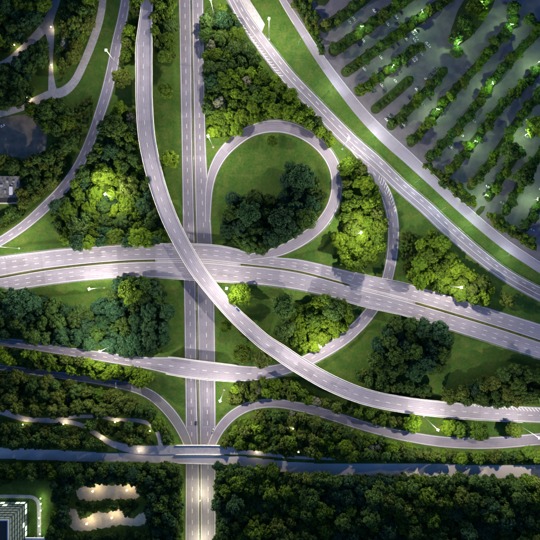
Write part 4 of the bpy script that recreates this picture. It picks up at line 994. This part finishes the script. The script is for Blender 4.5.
# lamps of the office forecourt
gl = bpy.data.lights.new('forecourt_light', 'POINT'); gl.energy = 420; gl.color = (.86, 1, .55); gl.shadow_soft_size = .3
for i_, (x, y) in enumerate([(40.5, 498.5), (40.8, 504), (40.8, 510.5), (39.2, 518), (39, 526), (40, 534)]):
    o = copy_tree(PPR); 
    for c in list(o.children):
        if c.type == 'LIGHT': bpy.data.objects.remove(c)
    tag(o, 'short globe lamp in the row beside the office drive, %s from the top' % ORD[i_], 'lamp', 'lamps along the office drive'); hshift(o, x, y, 4.4); lights_on(o, gl, 3.9, 'light')
cl = bpy.data.lights.new('court_light', 'POINT'); cl.energy = 1500; cl.color = (1, .80, .50); cl.shadow_soft_size = .3
for i_, (x, y, lab) in enumerate([(93, 491, 'left part of the upper gravel court'), (127, 490, 'right part of the upper gravel court'), (87, 523.5, 'left part of the lower gravel court'), (112, 517.5, 'middle of the lower gravel court')]):
    o = copy_tree(PPR)
    for c in list(o.children):
        if c.type == 'LIGHT': bpy.data.objects.remove(c)
        elif c.name.startswith('globe'): pass
    o.scale = (1.3, 1.3, 1.75); tag(o, 'warm lamp on a post in the ' + lab, 'lamp', 'gravel court lamps'); hshift(o, x, y, 7.5); lights_on(o, cl, 3.9, 'light')

# ------------------------------------------------------------------ buildings
def office():
    gp = P(27, 502, 6); W, D, HT = 75, 60, 27.5; bx, by = gp.x - W / 2, gp.y - D / 2
    root = empty('office_building', (bx, by, 6), 0, 'tall dark office block with rows of greenish lit windows at the lower left corner', 'building')
    q = MB(); q.box((0, 0, HT / 2 - 1), (W, D, HT + 2)); q.build('wall', M['facade'], root)
    q = MB(); q.box((0, 0, HT + .06), (W - 1.8, D - 1.8, .08)); q.build('roof', M['roofmat'], root)
    q = MB()
    for sx_, sy_, dx, dy in ((0, D / 2 - .5, W, 1.0), (0, -D / 2 + .5, W, 1.0), (W / 2 - .5, 0, 1.0, D - 2), (-W / 2 + .5, 0, 1.0, D - 2)): q.box((sx_, sy_, HT + .35), (dx, dy, .7))
    q.build('parapet', M['whitetrim'], root)
    g = random.Random(4)
    for fl in range(7):
        z = 2.2 + fl * 3.8
        q = MB(); q.box((W / 2 + .45, 0, z - 1.55), (.9, D, .25)); q.box((0, D / 2 + .45, z - 1.55), (W, .9, .25)); q.build('ledge', M['facade'], root)
        for k in range(6):
            bright = g.random() < (.8 if fl == 0 else .4 if fl == 1 else .07)
            y = D / 2 - 3 - k * 5.4
            q = MB(); q.box((W / 2 + .1, y, z), (.3, 3.9, 2.3)); w_ = q.build('window', M['litwin'] if bright and g.random() < .8 else M['litwin2'], root)
            x = W / 2 - 3 - k * 5.0
            q = MB(); q.box((x, D / 2 + .1, z), (3.7, .3, 2.3)); q.build('window', M['litwin'] if bright and g.random() < .8 else M['litwin2'], root)
    for k, (x, y, a, b) in enumerate(((20, 12, 6, 4), (26, 2, 3, 3), (10, 16, 8, 3))):
        q = MB(); q.box((x, y, HT + .9), (a, b, 1.6)); q.build('roof_unit', M['steel'], root, bevel=.1)
office()
def low_block():   # entrance canopy, brightly lit, at bottom edge
    gp = P(34, 540, 8); root = empty('entrance_canopy', (gp.x, gp.y, 6), 0, 'brightly lit white entrance canopy between the office and the lamp row', 'canopy')
    q = MB(); q.box((0, 0, 3.2), (22, 6, .35)); q.build('canopy_roof', M['whitetrim'], root, bevel=.05)
    for sx_ in (-1, 0, 1):
        q = MB(); q.tube([(sx_ * 9, 2.6, -.3), (sx_ * 9, 2.6, 3.05)], [.15, .15], 8); q.build('column', M['whitetrim'], root)
    q = MB(); q.box((0, 3.06, 3.2), (20, .1, .25)); q.build('light_strip', M['litwin'], root)
low_block()
def old_house():
    root = empty('flat_roofed_house', (*P(8, 190, 5).xy, 0), 0, 'grey weathered flat roofed house among trees at the left edge', 'house')
    W, D, HT = 28, 26, 5.2
    q = MB(); q.box((-3, 0, HT / 2 - .3), (W, D, HT + .6)); q.build('wall', M['concrete'], root)
    q = MB(); q.box((-3, 3, HT + .2), (W + 1.2, D - 6 + 1.2, .35)); q.build('roof', M['oldroof'], root)
    q = MB(); q.box((-3, -9.6, HT + .17), (W + .8, 5.6, .3)); q.build('roof', M['roofmat'], root)
    q = MB(); q.box((3.8, -1, HT + .9), (3.6, 8, 1.1)); s = q.build('roof_light', M['whitetrim'], root, bevel=.08)
    for x, y, a, b, h in ((-6, 4, 3, 2, 1), (0, 8, 2, 2, 1.4), (-2, -2, 1.6, 3, .8), (6, 8, 2.2, 1.6, 1.0), (-10, 8, 2, 2, .9), (-9, -1, 3, 1.6, .7)):
        q = MB(); q.box((x, y, HT + .37 + h / 2), (a, b, h)); q.build('roof_vent', M['steel'], root, bevel=.06)
    for k in range(4):
        q = MB(); q.box((-3 + W / 2 + .03, -9 + k * 6, 2.4), (.12, 2.2, 1.6)); q.build('window', M['glass'], root)
    q = MB(); q.tube([(5, 5, HT + .3), (5, 5, HT + 2.2)], [.5, .5], 10); q.build('chimney', M['kerb'], root)
old_house()

# ------------------------------------------------------------------ cars
def loft(secs, mat, name, parent):
    """secs: list of (x, halfwidth, zbottom, ztop, shoulder halfwidth)"""
    V = []; F = []
    for x, w, zb, zt, ws in secs:
        zm = zb + (zt - zb) * .55
        V += [(x, -w * .92, zb), (x, -w, zm), (x, -ws, zt), (x, ws, zt), (x, w, zm), (x, w * .92, zb)]
    n = 6
    for i in range(len(secs) - 1):
        for k in range(n): F.append((i * n + k, i * n + (k + 1) % n, (i + 1) * n + (k + 1) % n, (i + 1) * n + k))
    F += [tuple(range(n)), tuple(range((len(secs) - 1) * n, len(secs) * n))[::-1]]
    me = bpy.data.meshes.new(name); me.from_pydata(V, [], F); me.update(); flipfix(me); me.materials.append(mat)
    return mobj(name, me, None, parent)
def mat_paint():
    m = NT('car_paint', .22, .5); oi = m.n('ObjectInfo'); m.l(oi.outputs['Color'], m.b.inputs['Base Color'])
    m.b.inputs['Coat Weight'].default_value = .6; m.b.inputs['Metallic'].default_value = .15; return m.m
M['paintc'] = mat_paint()
M['headl'] = mat_flat('lamp_lens', (.8, .8, .8), .1); M['taill'] = mat_flat('tail_lens', (.35, .02, .02), .2)
def car_proto(van=False):
    root = empty('parked_car' if not van else 'parked_van', (0, 0, 0))
    if not van:
        loft([(-2.2, .78, .35, .8, .7), (-2.1, .86, .25, .95, .76), (-1.2, .9, .22, 1.0, .8), (.9, .9, .22, .98, .8), (1.7, .86, .22, .86, .74), (2.15, .76, .3, .7, .62)], M['paintc'], 'body', root)
        loft([(-1.85, .70, .96, .99, .68), (-1.3, .72, .96, 1.38, .58), (.25, .72, .96, 1.40, .58), (1.05, .70, .94, .97, .68)], M['glass'], 'windows', root)
        loft([(-1.28, .56, 1.385, 1.45, .5), (.22, .56, 1.405, 1.47, .5)], M['paintc'], 'roof', root)
        wx = (-1.35, 1.35)
    else:
        loft([(-2.9, .95, .4, 2.4, .9), (-2.8, 1.0, .35, 2.5, .92), (1.2, 1.0, .35, 2.5, .92), (1.5, 1.0, .35, 2.3, .88), (2.3, .98, .35, 1.35, .85), (2.9, .9, .4, 1.1, .75)], M['paintc'], 'body', root)
        loft([(1.55, .87, 1.5, 2.32, .83), (2.2, .86, 1.42, 1.5, .84)], M['glass'], 'windscreen', root)
        wx = (-1.9, 1.9)
    for x in wx:
        for y in (-.8, .8):
            q = MB(); q.tube([(x, y - .11, .32), (x, y + .11, .32)], [.32, .32], 12); q.build('wheel', M['rubber'], root)
    for y in (-.55, .55):
        q = MB(); q.box((2.16 if not van else 2.9, y, .62), (.1, .34, .16)); q.build('headlight', M['headl'], root)
        q = MB(); q.box((-2.2 if not van else -2.92, y, .72), (.08, .3, .16)); q.build('tail_light', M['taill'], root)
    return root
CP = car_proto()
cars = [(356.5, 37), (353.5, 40.5), (359.5, 34.5), (377, 52), (361.5, 65), (374, 11), (350, 13), (345.5, 17), (399, 9.5), (397, 24), (369, 88), (372, 90.5), (379, 81.5), (393, 119.5), (401, 121.5), (398, 124), (390, 123), (410.5, 27), (414, 29.5), (412, 32), (415.5, 41.5), (418.5, 43), (429, 46), (427, 44), (411.5, 56.5), (414, 58.5), (406.5, 61.5), (403, 63.5), (429, 73.5), (407.5, 97), (416, 88.5), (425, 79), (471, 119), (516.5, 2.5), (504.5, 4), (523, 118), (526.5, 136.5), (486, 186), (530.5, 229.5), (403, 34), (394, 39), (388, 44), (383, 18), (392, 12), (421, 52), (397, 68), (436, 70), (418, 100), (425, 95), (384, 90), (398, 84), (460, 133), (449, 145), (505, 205), (536, 186)]
colors = [(.72, .72, .74), (.72, .72, .74), (.5, .52, .55), (.72, .72, .74), (.35, .37, .4), (.72, .72, .74), (.05, .05, .06), (.12, .13, .15), (.05, .05, .06)]
cn = {(.72, .72, .74): 'white', (.5, .52, .55): 'silver', (.35, .37, .4): 'grey', (.05, .05, .06): 'black', (.12, .13, .15): 'charcoal'}
RC = [catmull(r_, 1.0) for r_ in rows]
g = random.Random(21); used = {}
info = []
for (x, y) in cars:
    best = None
    for k, c in enumerate(RC):
        d = np.hypot(c[:, 0] - x, c[:, 1] - y); j = int(np.argmin(d))
        if best is None or d[j] < best[0]: best = (d[j], k, j)
    d, k, j = best; c = RC[k]; t = c[min(j + 1, len(c) - 1)] - c[max(j - 1, 0)]; t /= np.linalg.norm(t)
    nrm = np.array([t[1], -t[0]]); side = 1 if np.dot(np.array([x, y]) - c[j], nrm) > 0 else -1
    lim = widths[k] / 2 + 3.3
    if 0 < j < len(c) - 1:     # stand the car in the bay beside its bed
        x, y = c[j] + nrm * side * lim
    info.append((k, side, j, x, y, t))
    # keep neighbours apart
cnt = defaultdict(int); kept = []
for k, side, j, x, y, t in sorted(info, key=lambda a: (a[0], a[1], a[2])):
    while any(math.hypot(x - a, y - b) < 2.55 for a, b in kept): x += t[0] * .6; y += t[1] * .6
    kept.append((x, y)); cnt[(k, side)] += 1
    col = g.choice(colors); o = CP if len(kept) == 1 else copy_tree(CP)
    p = P(x, y, .2); ang = math.atan2(-t[1], t[0]) + math.pi / 2 * (1 if g.random() < .5 else -1) + g.uniform(-.05, .05)
    o.location = (p.x, p.y, .205); o.rotation_euler.z = ang
    for c in o.children:
        if c.name.startswith(('body', 'roof')): c.color = (*col, 1)
    tag(o, '%s car on %s side of %s, %s from avenue' % (cn[col], 'upper' if side < 0 else 'lower', rowname[k], ORD[cnt[(k, side)] - 1]), 'car', 'cars in the car park')
def lone_car(x, y, z, ang, col, lab):
    o = copy_tree(CP); p = P(x, y, z); o.location = (p.x, p.y, z + .03); o.rotation_euler.z = R(ang); o.name = 'car'
    for c in o.children:
        if c.name.startswith(('body', 'roof')): c.color = (*col, 1)
    tag(o, lab, 'car')
lone_car(238, 309.5, 14.6, -48, (.03, .08, .3), 'blue car driving on the curved flyover right of the main crossing')
lone_car(196, 423, .02, -90, (.05, .05, .06), 'dark car on the straight highway near the lower left ramp merge')
lone_car(213, 430.5, .03, 70, (.4, .4, .42), 'grey car on the straight highway beside the lower right ramp')
lone_car(4, 157, .2, 5, (.72, .72, .74), 'white car parked by the trees above the old house')
lone_car(3, 126, .2, 30, (.72, .72, .74), 'white car on the paved yard at the left edge')
VP = car_proto(True); p = P(510.5, 151.5, .2); VP.location = (p.x, p.y, .205); VP.rotation_euler.z = R(-40); VP.scale = (1.15, 1.5, 1.2)
for c in VP.children: c.color = (.75, .75, .77, 1)
tag(VP, 'large white van standing alone in an open car park aisle', 'van')
